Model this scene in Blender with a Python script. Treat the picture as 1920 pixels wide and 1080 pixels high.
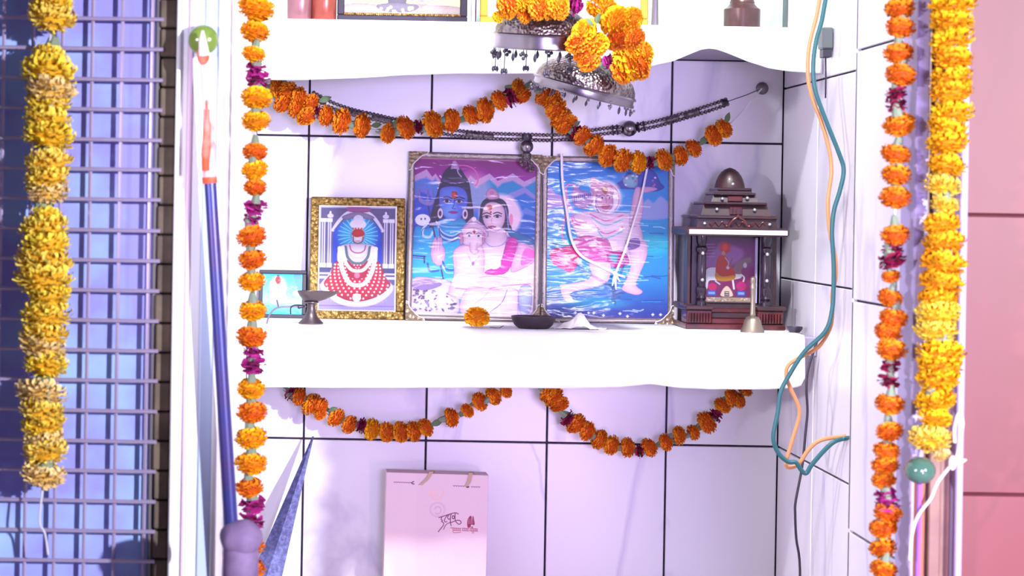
import bpy, bmesh, math, random
import numpy as np
from mathutils import Vector, Matrix, Euler

random.seed(7); np.random.seed(7)
for o in list(bpy.data.objects): bpy.data.objects.remove(o)
SC = bpy.context.scene
COL = SC.collection

# ------------------------------------------------------------------ camera
F = 3990.0                      # focal length in pixels of a 1920 px frame
CX, CY = 609.0, 385.0           # vanishing point of the niche depth direction
ROLL = math.radians(1.0)
ZC = 0.68                       # camera height above the niche floor
cr, sr = math.cos(ROLL), math.sin(ROLL)

def P(px, py, Y):
    u = (px - CX) / F; v = -(py - CY) / F
    return Vector(((u * cr - v * sr) * Y, Y, (u * sr + v * cr) * Y + ZC))

cam = bpy.data.cameras.new('camera')
cam_o = bpy.data.objects.new('camera', cam); COL.objects.link(cam_o)
cam_o.matrix_world = Matrix(((cr, -sr, 0, 0), (0, 0, -1, 0), (sr, cr, 0, ZC), (0, 0, 0, 1)))
cam.sensor_width = 36.0; cam.sensor_fit = 'HORIZONTAL'
cam.lens = F * 36.0 / 1920.0
cam.shift_x = (960 - CX) / 1920.0
cam.shift_y = -(540 - CY) / 1920.0
cam.clip_start = 0.05
cam.dof.use_dof = True; cam.dof.focus_distance = 3.36; cam.dof.aperture_fstop = 10.0
SC.camera = cam_o

# ------------------------------------------------------------------ light
SC.view_settings.view_transform = 'Standard'; SC.view_settings.look = 'None'
SC.view_settings.gamma = 1.0; SC.view_settings.use_curve_mapping = False
SC.view_settings.exposure = 0.0
world = bpy.data.worlds.new('world'); SC.world = world; world.use_nodes = True
bg = world.node_tree.nodes['Background']
bg.inputs[0].default_value = (0.80, 0.74, 1.0, 1); bg.inputs[1].default_value = 0.18

def spot(name, loc, target, power, color, angle, blend, radius):
    l = bpy.data.lights.new(name, 'SPOT'); l.energy = power; l.color = color
    l.spot_size = math.radians(angle); l.spot_blend = blend; l.shadow_soft_size = radius
    o = bpy.data.objects.new(name, l); COL.objects.link(o); o.location = loc
    o.rotation_euler = (Vector(target) - Vector(loc)).to_track_quat('-Z', 'Y').to_euler()
    return o
# flood lamp to the right of the camera: hard shadows to the left
spot('flood_lamp_key', (1.91, -0.50, ZC + 0.45), (0.1, 2.9, ZC - 0.1), 850, (0.90, 0.91, 1.0), 60, 0.4, 0.035)
# lamp high in front of the niche: lights the cloths, leaves the walls under the shelves in shade
spot('ceiling_lamp', (0.30, 1.85, ZC + 1.70), (0.36, 3.3, ZC - 0.05), 380, (0.95, 0.95, 1.0), 52, 0.5, 0.09)
# added lilac fill by the camera, cone narrowed to the niche
spot('added_lilac_fill', (0.48, -0.35, ZC + 0.02), (0.42, 3.5, ZC - 0.1), 270, (0.60, 0.49, 1.0), 22, 0.6, 0.24)
# added white spot right of the camera, makes glare in the print plastic
spot('added_glare_spot', (0.86, -0.30, ZC - 0.05), (0.45, 3.45, ZC - 0.08), 85, (1.0, 0.98, 1.0), 14, 0.8, 0.15)
# added fill far to the left, brightens only the right jamb
spot('added_side_fill', (-1.5, 0.30, ZC + 0.25), (0.70, 2.62, ZC - 0.05), 265, (0.90, 0.86, 1.0), 24, 0.5, 0.06)
# added pink fill low in front, tints the lower right of the niche
spot('added_pink_fill', (0.75, 0.9, ZC - 0.62), (0.55, 3.5, ZC - 0.42), 32, (1.0, 0.45, 0.80), 34, 0.9, 0.08)

# ------------------------------------------------------------------ materials
def lin(c):
    return tuple(((x / 255.0) / 12.92 if x / 255.0 <= 0.04045 else ((x / 255.0 + 0.055) / 1.055) ** 2.4) for x in c[:3])

MATS = {}
def mat(name, rgb, rough=0.5, metal=0.0, noise=None, bump=None, spec=0.5, coat=0.0, sss=0.0):
    """rgb in sRGB 0..255; noise=(scale, rgb2, lo, hi); bump=(kind, scale, strength)"""
    if name in MATS: return MATS[name]
    m = bpy.data.materials.new(name); m.use_nodes = True
    nt = m.node_tree; b = nt.nodes['Principled BSDF']
    b.inputs['Roughness'].default_value = rough; b.inputs['Metallic'].default_value = metal
    b.inputs['Specular IOR Level'].default_value = spec
    b.inputs['Coat Weight'].default_value = coat
    c = lin(rgb) + (1,)
    b.inputs['Base Color'].default_value = c
    tc = nt.nodes.new('ShaderNodeTexCoord')
    if noise:
        n = nt.nodes.new('ShaderNodeTexNoise'); n.inputs['Scale'].default_value = noise[0]; n.inputs['Detail'].default_value = 5
        r = nt.nodes.new('ShaderNodeValToRGB')
        r.color_ramp.elements[0].position = noise[2]; r.color_ramp.elements[1].position = noise[3]
        r.color_ramp.elements[0].color = c; r.color_ramp.elements[1].color = lin(noise[1]) + (1,)
        nt.links.new(tc.outputs['Object'], n.inputs['Vector']); nt.links.new(n.outputs['Fac'], r.inputs['Fac'])
        nt.links.new(r.outputs['Color'], b.inputs['Base Color'])
    if bump:
        kind, s, st = bump
        if kind == 'noise':
            t = nt.nodes.new('ShaderNodeTexNoise'); t.inputs['Detail'].default_value = 4; out = 'Fac'
        elif kind == 'voronoi':
            t = nt.nodes.new('ShaderNodeTexVoronoi'); out = 'Distance'
        else:
            t = nt.nodes.new('ShaderNodeTexWave'); t.inputs['Distortion'].default_value = 6; t.inputs['Detail'].default_value = 3; out = 'Fac'
        t.inputs['Scale'].default_value = s
        nt.links.new(tc.outputs['Object'], t.inputs['Vector'])
        bp = nt.nodes.new('ShaderNodeBump'); bp.inputs['Strength'].default_value = st; bp.inputs['Distance'].default_value = 0.004
        nt.links.new(t.outputs[out], bp.inputs['Height']); nt.links.new(bp.outputs['Normal'], b.inputs['Normal'])
    MATS[name] = m
    return m

def marble(name, base, vein, scale=3.0, rough=0.3, width=0.035, amount=0.35):
    if name in MATS: return MATS[name]
    m = bpy.data.materials.new(name); m.use_nodes = True; nt = m.node_tree; b = nt.nodes['Principled BSDF']
    b.inputs['Roughness'].default_value = rough
    tc = nt.nodes.new('ShaderNodeTexCoord'); oi = nt.nodes.new('ShaderNodeObjectInfo')
    ad = nt.nodes.new('ShaderNodeVectorMath'); ad.operation = 'MULTIPLY_ADD'
    nt.links.new(oi.outputs['Random'], ad.inputs[0]); ad.inputs[1].default_value = (7, 3, 5)
    mp = nt.nodes.new('ShaderNodeMapping'); mp.inputs['Rotation'].default_value = (0, 0.7, 0.3); mp.inputs['Scale'].default_value = (1.0, 1.0, 0.35)
    nt.links.new(tc.outputs['Object'], mp.inputs['Vector']); nt.links.new(mp.outputs['Vector'], ad.inputs[2])
    n = nt.nodes.new('ShaderNodeTexNoise'); n.inputs['Scale'].default_value = scale; n.inputs['Detail'].default_value = 6; n.inputs['Distortion'].default_value = 0.7
    nt.links.new(ad.outputs['Vector'], n.inputs['Vector'])
    s = nt.nodes.new('ShaderNodeMath'); s.operation = 'SUBTRACT'; s.inputs[1].default_value = 0.5
    a = nt.nodes.new('ShaderNodeMath'); a.operation = 'ABSOLUTE'
    nt.links.new(n.outputs['Fac'], s.inputs[0]); nt.links.new(s.outputs[0], a.inputs[0])
    r = nt.nodes.new('ShaderNodeValToRGB'); e = r.color_ramp.elements
    bl = lin(base); vl = lin(vein); mx = tuple(bl[i] * (1 - amount) + vl[i] * amount for i in range(3))
    e[0].position = 0.0; e[0].color = mx + (1,); e[1].position = width; e[1].color = bl + (1,)
    nt.links.new(a.outputs[0], r.inputs['Fac']); nt.links.new(r.outputs['Color'], b.inputs['Base Color'])
    MATS[name] = m
    return m

def attr_mat(name, rough=0.5, gain=1.0, coat=0.0, wrinkle=0.0, sat=1.0, spec=0.5, trans=0.0):
    if name in MATS: return MATS[name]
    m = bpy.data.materials.new(name); m.use_nodes = True; nt = m.node_tree; b = nt.nodes['Principled BSDF']
    b.inputs['Roughness'].default_value = rough; b.inputs['Specular IOR Level'].default_value = spec
    a = nt.nodes.new('ShaderNodeAttribute'); a.attribute_name = 'col'
    hs = nt.nodes.new('ShaderNodeHueSaturation'); hs.inputs['Saturation'].default_value = sat; hs.inputs['Value'].default_value = gain
    nt.links.new(a.outputs['Color'], hs.inputs['Color']); nt.links.new(hs.outputs['Color'], b.inputs['Base Color'])
    if coat:
        b.inputs['Coat Weight'].default_value = coat; b.inputs['Coat Roughness'].default_value = 0.12
        tc = nt.nodes.new('ShaderNodeTexCoord'); mp = nt.nodes.new('ShaderNodeMapping')
        mp.inputs['Scale'].default_value = (0.28, 1, 1.0); mp.inputs['Rotation'].default_value = (0, 0.12, 0)
        n = nt.nodes.new('ShaderNodeTexNoise'); n.inputs['Scale'].default_value = 55; n.inputs['Detail'].default_value = 2.5; n.inputs['Distortion'].default_value = 0.4
        bp = nt.nodes.new('ShaderNodeBump'); bp.inputs['Strength'].default_value = wrinkle; bp.inputs['Distance'].default_value = 0.003
        nt.links.new(tc.outputs['Object'], mp.inputs['Vector']); nt.links.new(mp.outputs['Vector'], n.inputs['Vector'])
        nt.links.new(n.outputs['Fac'], bp.inputs['Height']); nt.links.new(bp.outputs['Normal'], b.inputs['Coat Normal'])
    if trans:
        b.inputs['Subsurface Weight'].default_value = trans
        b.inputs['Subsurface Radius'].default_value = (0.01, 0.005, 0.002); b.inputs['Subsurface Scale'].default_value = 0.4
    MATS[name] = m
    return m

M_TILE = marble('white_marble_tile', (232, 228, 236), (170, 160, 200), 2.6, 0.32, 0.022, 0.42)
M_GROUT = mat('dark_grout', (58, 46, 66), 0.9, noise=(40, (34, 26, 44), 0.4, 0.6))
M_JAMB = mat('white_painted_plaster', (238, 236, 240), 0.55, noise=(6, (226, 224, 234), 0.45, 0.7))
M_TEAL = marble('pale_green_marble', (226, 240, 236), (110, 190, 170), 4.0, 0.3, 0.05, 0.55)
M_PINK = marble('pink_stone_tile', (122, 54, 60), (106, 38, 54), 1.6, 0.5, 0.10, 0.6)
M_PINKG = mat('pink_grout', (86, 34, 42), 0.9)
M_BEIGE = mat('beige_wood', (142, 106, 94), 0.5, noise=(14, (112, 80, 78), 0.4, 0.65))
M_LILAC = mat('pale_lilac_paint', (176, 162, 204), 0.45)
M_FRAMEW = mat('white_enamel_metal', (240, 238, 242), 0.35)
M_FRAMEB = mat('pale_blue_enamel_and_shadow', (196, 210, 240), 0.35)  # knob collar, and the frame strip coloured as the pole's shadow
M_FRAMEP = mat('pink_shadow_tint', (236, 206, 232), 0.4)  # tint of the pole's shadow on the white frame
M_BRICK = mat('brown_brick', (112, 96, 84), 0.9, noise=(30, (88, 76, 68), 0.4, 0.65))
M_BRICKJ = mat('dark_mortar', (40, 34, 32), 0.95)
M_PANEL = mat('blue_sheet_panel', (150, 146, 226), 0.4, noise=(7, (158, 190, 240), 0.45, 0.62))
M_BAR = mat('galvanised_wire', (186, 170, 206), 0.4, 0.5)
M_STONE = mat('white_slab_stone', (150, 140, 160), 0.6)
M_CLOTH = mat('white_cotton', (240, 240, 240), 0.9, bump=('noise', 220, 0.08))
M_FLOOR = mat('grey_stone_floor', (170, 160, 165), 0.6, noise=(8, (150, 140, 148), 0.4, 0.6))
M_SILVER = mat('embossed_silver', (150, 138, 138), 0.30, 1.0, noise=(120, (108, 92, 96), 0.4, 0.62), bump=('voronoi', 230, 0.4))
M_SILVERP = mat('plain_silver', (140, 132, 142), 0.28, 1.0)
M_SILVERD = mat('tarnished_silver', (84, 80, 92), 0.42, 0.9)
M_OXID = mat('oxidised_beads', (64, 56, 62), 0.45, 0.4, noise=(300, (120, 110, 110), 0.4, 0.65))
M_GOLD = mat('carved_gilt', (112, 84, 34), 0.42, 0.5, noise=(160, (168, 136, 70), 0.42, 0.6), bump=('voronoi', 170, 0.7))
M_ANTIQ = mat('antique_silver_frame', (128, 114, 108), 0.38, 0.6, bump=('noise', 130, 0.5))
M_ANTIQC = mat('antique_gold_corner', (150, 130, 108), 0.38, 0.5, bump=('voronoi', 150, 0.9))
M_BLACK = mat('black_frame_lacquer', (44, 36, 54), 0.35)
M_MAT = mat('white_mount_card', (236, 232, 240), 0.7)
M_WOOD = mat('dark_lacquered_wood', (44, 26, 32), 0.42, noise=(30, (62, 30, 34), 0.4, 0.62), coat=0.3)
M_WOODR = mat('red_lacquered_wood', (88, 28, 30), 0.3, noise=(40, (58, 24, 28), 0.4, 0.65), coat=0.3)
M_WOODB = mat('black_turned_wood', (42, 30, 44), 0.25, coat=0.3)
M_STRIP = mat('pale_laminate_strip', (206, 198, 206), 0.4)
M_STUD = mat('silver_stud', (210, 206, 212), 0.3, 0.8)
M_BRASS = mat('aged_bronze', (96, 84, 88), 0.36, 0.8)
M_BELL = mat('pale_bell_brass', (150, 138, 122), 0.36, 0.8)
M_IRON = mat('dark_iron', (54, 44, 54), 0.45, 0.2)
M_WIRE = mat('thin_steel_wire', (120, 112, 130), 0.4, 0.7)
M_THREAD = mat('black_thread', (32, 26, 36), 0.9)
M_WTHREAD = mat('white_cotton_thread', (236, 226, 236), 0.9)
M_STRING = mat('garland_string', (196, 192, 206), 0.9)
M_LEAF = mat('green_leaf', (96, 116, 78), 0.6, noise=(120, (66, 88, 60), 0.4, 0.65))
M_CALYX = mat('grey_green_calyx', (134, 146, 126), 0.65, noise=(100, (104, 120, 96), 0.4, 0.65))
M_ORW = mat('orange_cable', (206, 138, 92), 0.45)
M_GRW = mat('teal_cable', (38, 92, 100), 0.4)
M_BLW = mat('black_cable', (34, 22, 44), 0.45)
M_ADAPT = mat('grey_adapter', (84, 90, 92), 0.5)
M_ADAPTD = mat('dark_adapter', (44, 40, 56), 0.5)
M_POLE = mat('blue_steel_pole', (58, 58, 130), 0.32, 0.25, noise=(12, (84, 52, 100), 0.5, 0.75))
M_VERM = mat('vermilion_paste', (226, 84, 52), 0.8, noise=(45, (236, 150, 140), 0.45, 0.7))
M_POLEP = mat('pink_stained_cloth', (240, 190, 196), 0.8, noise=(60, (226, 110, 90), 0.52, 0.7))
M_POLEW = mat('white_cloth_wrap', (244, 226, 232), 0.8)
M_GBALL = mat('green_glaze', (124, 150, 66), 0.18, coat=0.6)
M_GBALL2 = mat('teal_glass', (70, 108, 92), 0.12, coat=0.8)
M_STONEP = mat('purple_grey_stone', (134, 108, 150), 0.8, noise=(30, (98, 78, 120), 0.4, 0.65))
M_BLADE = mat('pitted_steel', (62, 62, 104), 0.5, 0.5, noise=(160, (92, 92, 140), 0.4, 0.68), bump=('noise', 160, 0.25))
M_COPPER = mat('red_copper', (150, 72, 62), 0.3, 0.45)
M_COPPER2 = mat('pink_tinned_copper', (146, 100, 108), 0.3, 0.5)
M_POT = mat('brown_bronze', (98, 72, 68), 0.3, 0.4, noise=(30, (78, 58, 58), 0.4, 0.65))
M_PAPER = mat('crumpled_paper', (236, 228, 224), 0.85)
M_JUTE = mat('jute_ribbon', (190, 160, 140), 0.9)
M_YFRAME = mat('yellow_gilt_frame', (206, 160, 60), 0.4, 0.2)
M_GREY = mat('grey_metal', (128, 122, 128), 0.4, 0.5)
M_CREAM = mat('pale_marble_post', (232, 234, 244), 0.4)
M_MARI = attr_mat('marigold_petal', 0.7, 1.0, spec=0.25)
M_PRINT = attr_mat('print_under_plastic', 0.5, 0.70, coat=0.2, wrinkle=0.5, sat=1.2)
M_PRINT2 = attr_mat('print_under_loose_plastic', 0.5, 0.80, coat=0.32, wrinkle=0.65, sat=1.2)
M_PRINTG = attr_mat('print_on_paper', 0.5, 0.70, coat=0.5, wrinkle=0.1, sat=1.1)
M_PRINTB = attr_mat('print_on_bag', 0.75)

# ------------------------------------------------------------------ mesh builder
class MB:
    def __init__(s): s.v = []; s.f = []; s.c = None
    def add(s, vs, fs):
        b = len(s.v); s.v += [Vector(v) for v in vs]; s.f += [tuple(i + b for i in f) for f in fs]; return s
    def box(s, x0, x1, y0, y1, z0, z1, ch=0.0):
        if ch <= 0:
            vs = [(x, y, z) for x in (x0, x1) for y in (y0, y1) for z in (z0, z1)]
            return s.add(vs, [(0, 1, 3, 2), (4, 6, 7, 5), (0, 4, 5, 1), (2, 3, 7, 6), (0, 2, 6, 4), (1, 5, 7, 3)])
        bm = bmesh.new(); bmesh.ops.create_cube(bm, size=1)
        for v in bm.verts:
            v.co = Vector(((x0 + x1) / 2 + v.co.x * (x1 - x0), (y0 + y1) / 2 + v.co.y * (y1 - y0), (z0 + z1) / 2 + v.co.z * (z1 - z0)))
        bmesh.ops.bevel(bm, geom=bm.edges[:], offset=ch, segments=1, affect='EDGES', profile=0.5)
        bm.verts.ensure_lookup_table(); bm.verts.index_update()
        s.add([v.co.copy() for v in bm.verts], [[v.index for v in f.verts] for f in bm.faces]); bm.free(); return s
    def tube(s, pts, r, n=8, caps=True):
        pts = [Vector(p) for p in pts]
        rs = r if isinstance(r, (list, tuple)) else [r] * len(pts)
        vs = []; up = None
        for i, p in enumerate(pts):
            t = (pts[min(i + 1, len(pts) - 1)] - pts[max(i - 1, 0)])
            t = t.normalized() if t.length > 1e-9 else Vector((0, 0, 1))
            if up is None:
                up = t.orthogonal().normalized()
            else:
                up = (up - t * up.dot(t)); up = up.normalized() if up.length > 1e-6 else t.orthogonal().normalized()
            sd = t.cross(up)
            for k in range(n):
                a = 2 * math.pi * k / n; vs.append(p + (up * math.cos(a) + sd * math.sin(a)) * rs[i])
        fs = []
        for i in range(len(pts) - 1):
            for k in range(n):
                fs.append((i * n + k, i * n + (k + 1) % n, (i + 1) * n + (k + 1) % n, (i + 1) * n + k))
        if caps:
            fs.append(tuple(range(n - 1, -1, -1))); fs.append(tuple((len(pts) - 1) * n + k for k in range(n)))
        return s.add(vs, fs)
    def lathe(s, prof, c=(0, 0, 0), n=32, mtx=None, sx=1.0, sy=1.0):
        c = Vector(c); vs = []; fs = []
        for r, z in prof:
            for k in range(n):
                a = 2 * math.pi * k / n; v = Vector((r * math.cos(a) * sx, r * math.sin(a) * sy, z))
                if mtx: v = mtx @ v
                vs.append(c + v)
        for i in range(len(prof) - 1):
            for k in range(n):
                fs.append((i * n + k, i * n + (k + 1) % n, (i + 1) * n + (k + 1) % n, (i + 1) * n + k))
        fs.append(tuple(range(n - 1, -1, -1))); fs.append(tuple((len(prof) - 1) * n + k for k in range(n)))
        return s.add(vs, fs)
    def ball(s, c, r, n=16, m=10, sq=(1, 1, 1)):
        prof = [(max(1e-5, r * math.sin(math.pi * i / m)), -r * math.cos(math.pi * i / m)) for i in range(m + 1)]
        b = len(s.v); s.lathe(prof, (0, 0, 0), n)
        for i in range(b, len(s.v)):
            v = s.v[i]; s.v[i] = Vector((c[0] + v.x * sq[0], c[1] + v.y * sq[1], c[2] + v.z * sq[2]))
        return s
    def prism(s, poly, y0, y1):
        n = len(poly)
        vs = [(x, y0, z) for x, z in poly] + [(x, y1, z) for x, z in poly]
        fs = [tuple(range(n)), tuple(range(2 * n - 1, n - 1, -1))] + [(i, i + n, (i + 1) % n + n, (i + 1) % n) for i in range(n)]
        return s.add(vs, fs)
    def mesh(s, name, smooth=False):
        me = bpy.data.meshes.new(name); me.from_pydata([tuple(v) for v in s.v], [], s.f); me.update()
        bm = bmesh.new(); bm.from_mesh(me); bmesh.ops.recalc_face_normals(bm, faces=bm.faces[:]); bm.to_mesh(me); bm.free()
        if smooth:
            me.polygons.foreach_set('use_smooth', [True] * len(me.polygons))
            try: me.set_sharp_from_angle(angle=math.radians(42))
            except Exception: pass
        return me

def spline(pts, n=6):
    """Catmull-Rom through points"""
    pts = [Vector(p) for p in pts]; out = []
    for i in range(len(pts) - 1):
        p0 = pts[max(i - 1, 0)]; p1 = pts[i]; p2 = pts[i + 1]; p3 = pts[min(i + 2, len(pts) - 1)]
        for k in range(n):
            t = k / n
            out.append(0.5 * ((2 * p1) + (p2 - p0) * t + (2 * p0 - 5 * p1 + 4 * p2 - p3) * t * t + (3 * p1 - p0 - 3 * p2 + p3) * t ** 3))
    out.append(pts[-1]); return out

def tag(o, label=None, cat=None, group=None, kind=None):
    if label: o['label'] = label
    if cat: o['category'] = cat
    if group: o['group'] = group
    if kind: o['kind'] = kind
    return o
def link(name, me, m, parent=None, loc=None):
    if m and not me.materials: me.materials.append(m)
    o = bpy.data.objects.new(name, me); COL.objects.link(o)
    if parent: o.parent = parent
    if loc is not None: o.location = loc
    return o
def thing(name, label, cat, loc, rot=(0, 0, 0), group=None, kind=None):
    o = bpy.data.objects.new(name, None); COL.objects.link(o); o.empty_display_size = 0.02
    o.location = loc; o.rotation_euler = rot
    return tag(o, label, cat, group, kind)
def part(t, name, mb, m, smooth=False, label=None, world=False):
    """mesh part; world=True: the builder holds world coordinates, shifted to the parent's origin"""
    if world:
        base = Vector(t.location) if t.parent is None else Vector(t.parent.location) + Vector(t.location)
        mb.v = [v - base for v in mb.v]
    o = link(name, mb.mesh(name, smooth), m, t)
    if label: o['label'] = label
    return o
def single(name, mb, m, label=None, cat=None, smooth=False, origin=None, group=None, kind=None):
    if origin is None:
        xs = [v.x for v in mb.v]; ys = [v.y for v in mb.v]; zs = [v.z for v in mb.v]
        origin = Vector(((min(xs) + max(xs)) / 2, (min(ys) + max(ys)) / 2, min(zs)))
    mb.v = [v - Vector(origin) for v in mb.v]
    o = link(name, mb.mesh(name, smooth), m, None, origin)
    return tag(o, label, cat, group, kind)

# ------------------------------------------------------------------ setting
YB = 3.50                                  # tiled back wall
XR, XL = 0.752, -0.115                     # side walls of the niche
XP, YP0, YP1 = 0.637, 2.288, 2.565         # projecting right jamb
YF = 2.28                                  # front wall plane
ZS = ZC - 0.185                            # top of the lower shelf cloth
ZU = ZC + 0.2823                           # top of the upper shelf cloth
YSF = 3.225                                # shelf front
ZTOP = ZC + 0.62

fl = MB().box(-0.9, 1.6, 1.2, 3.62, -0.04, 0.0); single('floor', fl, M_FLOOR, kind='structure')

wall = single('wall_back', MB().box(XL - 0.02, XR + 0.02, YB + 0.004, YB + 0.10, 0.0, ZTOP), M_GROUT, kind='structure')
def tile(parent, x0, x1, z0, z1, gap=0.0034, m=M_TILE, axis='y', at=YB, thick=0.008, dirn=1, name='tile', cracked=False):
    g = gap / 2
    cx, cz = (x0 + x1) / 2, (z0 + z1) / 2; hx, hz = (x1 - x0) / 2 - g, (z1 - z0) / 2 - g
    mb = MB()
    if axis == 'y': mb.box(-hx, hx, 0, thick, -hz, hz, 0.0008); loc = Vector((cx, at, cz))
    else:           mb.box(0, thick * dirn, -hx, hx, -hz, hz, 0.0008) if dirn > 0 else mb.box(thick * dirn, 0, -hx, hx, -hz, hz, 0.0008); loc = Vector((at, cx, cz))
    o = link(name, mb.mesh(name), m, parent, loc - Vector(parent.location)); return o
cols = [XL, -0.028, 0.173, 0.372, 0.568, XR]
rows_low = [0.0, ZC - 0.384, ZS - 0.034]
rows_up = [ZS - 0.034, ZC + 0.114, ZC + 0.25]
for rows in (rows_low, rows_up):
    for i in range(5):
        for j in range(2): tile(wall, cols[i], cols[i + 1], rows[j], rows[j + 1])
tile(wall, XL, 0.30, ZC + 0.25, ZTOP, m=M_TEAL, name='marble_slab'); tile(wall, 0.30, XR, ZC + 0.25, ZTOP, m=M_TEAL, name='marble_slab')

# right side wall of the niche, runs forward behind the jamb
wr = single('wall_right', MB().box(XR + 0.004, XR + 0.10, YP1, YB, 0.0, ZTOP), M_GROUT, kind='structure')
ycol = [YP1, 3.02, 3.255, YB]
zr = [0.0, ZC - 0.384, ZC - 0.106, ZC + 0.205, ZTOP]
for i in range(3):
    for j in range(4):
        tile(wr, ycol[i], ycol[i + 1], zr[j], zr[j + 1], axis='x', at=XR, dirn=1, gap=0.0030 if i else 0.0024)
# projecting right jamb
wj = single('wall_right_jamb', MB().box(XP + 0.004, XP + 0.05, YP0 + 0.045, YP1 - 0.010, 0.0, ZTOP), M_GROUT, kind='structure')
zj = [0.0, ZC - 0.38, ZC - 0.103, ZC + 0.197, ZTOP]
for j in range(4): tile(wj, YP0, YP1, zj[j], zj[j + 1], axis='x', at=XP, dirn=1, gap=0.003)
tile(wj, XP, XR, 0.0, ZTOP, axis='y', at=YP1 - 0.008, gap=0.0)
# left side wall of the niche and front post
wl = single('wall_left', MB().box(XL - 0.03, XL, 2.325, YB, 0.0, ZTOP), M_JAMB, kind='structure')

# ---- right front: door trim bands and the pink tiled wall
xa = lambda px, Y: (px - CX) * Y / F
t1 = thing('trim_1', None, None, (xa(1760, YF), YF, 0), kind='structure')
bands = [(1712, 1736, 2.272, M_LILAC, 'edge_strip'), (1736, 1752, 2.290, M_BEIGE, 'wood_band'), (1752, 1775, 2.282, M_BEIGE, 'wood_band'),
         (1775, 1798, 2.292, M_BEIGE, 'wood_band'), (1798, 1812, 2.274, M_LILAC, 'edge_strip')]
for a, b, y, m, nm in bands:
    part(t1, nm, MB().box(xa(a, YF), xa(b, YF), y, 2.33, 0.0, ZTOP, 0.0015), m, world=True)
wf = single('wall_front', MB().box(xa(1810, YF), 1.5, YF + 0.02, YF + 0.10, 0.0, ZTOP), M_PINKG, kind='structure')
zp = [0.0, ZC - 0.298 - 0.001, ZC + 0.002, ZC + 0.302, ZTOP]
xp_ = [xa(1813, YF), xa(1813, YF) + 0.2, xa(1813, YF) + 0.4, xa(1813, YF) + 0.6, 1.5]
for i in range(4):
    for j in range(4): tile(wf, xp_[i], xp_[i + 1], zp[j], zp[j + 1], m=M_PINK, at=YF + 0.014, gap=0.003)

# ---- left front: enamel frame, brick edge, panel behind the grille
t2 = thing('trim_2', None, None, (xa(366, YF), YF, 0), kind='structure')
bands = [(323, 331, 2.303, M_FRAMEW, 'frame_rib'), (331, 346, 2.309, M_FRAMEW, 'frame_strip'), (346, 354, 2.306, M_FRAMEP, 'frame_strip'),
         (354, 376, 2.309, M_FRAMEW, 'frame_strip'), (376, 402, 2.307, M_FRAMEB, 'frame_strip'), (402, 412, 2.304, M_FRAMEW, 'frame_rib')]  # blue and pink strips hold the pole's shadow as colour
for a, b, y, m, nm in bands:
    part(t2, nm, MB().box(xa(a, YF), xa(b, YF), y, 2.345, 0.0, ZTOP, 0.0015), m, world=True)
YPN = 2.338
wb = single('wall_left_brick', MB().box(xa(292, YPN) + 0.001, xa(330, 2.33), YPN - 0.006, YPN + 0.06, 0.0, ZTOP), M_BRICKJ, kind='structure')
z = 0.001; k = 0
bh = 0.0322
while z < ZTOP:
    jx = random.uniform(-0.0012, 0.0012)
    mb = MB().box(xa(297, 2.33) + jx, xa(326, 2.33), YPN - 0.016 + random.uniform(-0.0015, 0.0015), YPN - 0.004, z + 0.001, z + bh - 0.0012, 0.0015)
    part(wb, 'brick', mb, M_BRICK, world=True); z += bh
d1 = thing('door_1', None, None, (xa(140, YPN), YPN, 0), kind='structure')
xs = [-60, 54, 110, 166, 222, 293]
for i in range(5):
    part(d1, 'panel', MB().box(xa(xs[i], YPN) + 0.0008, xa(xs[i + 1], YPN) - 0.0008, YPN + random.uniform(0, 0.003), YPN + 0.02, 0.0, ZTOP, 0.001), M_PANEL, world=True)
part(d1, 'edge_post', MB().box(xa(289, YPN), xa(297, YPN), YPN - 0.012, YPN + 0.01, 0.0, ZTOP, 0.001), M_GREY, world=True)
# grille
g = thing('window_grille', 'welded square wire grille over the blue panel at far left', 'grille', (xa(140, 2.325), 2.325, 0))
i = -1
zz = ZC + 0.70
for k in range(42):
    py = 35 + 56.4 * (k - 5)
    zc_ = P(140, py, 2.325).z
    if zc_ < 0.01 or zc_ > ZTOP: continue
    part(g, 'bar', MB().tube([(xa(-60, 2.325), 2.3215, zc_), (xa(302, 2.325), 2.3215, zc_ + random.uniform(-.0006, .0006))], 0.0023, 6), M_BAR, True, world=True)
for px in (-54, 2, 57, 112, 168, 224, 280):
    X = xa(px, 2.325)
    part(g, 'bar', MB().tube([(X, 2.3260, 0.0), (X, 2.3260, ZTOP)], 0.0023, 6), M_BAR, True, world=True)

# ------------------------------------------------------------------ shelves and cloths
def shelf(label, ztop, thick):
    t = single('shelf', MB().box(XL + 0.001, XR - 0.001, YSF + 0.006, YB - 0.0005, ztop - thick, ztop, 0.002), M_STONE, label, 'shelf')
    return t
shelf('stone shelf slab under the lower white cloth holding the framed prints', ZS - 0.002, 0.030)
shelf('stone shelf slab under the upper white cloth above the garlands', ZU - 0.002, ZU - 0.002 - (ZC + 0.25))

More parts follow.
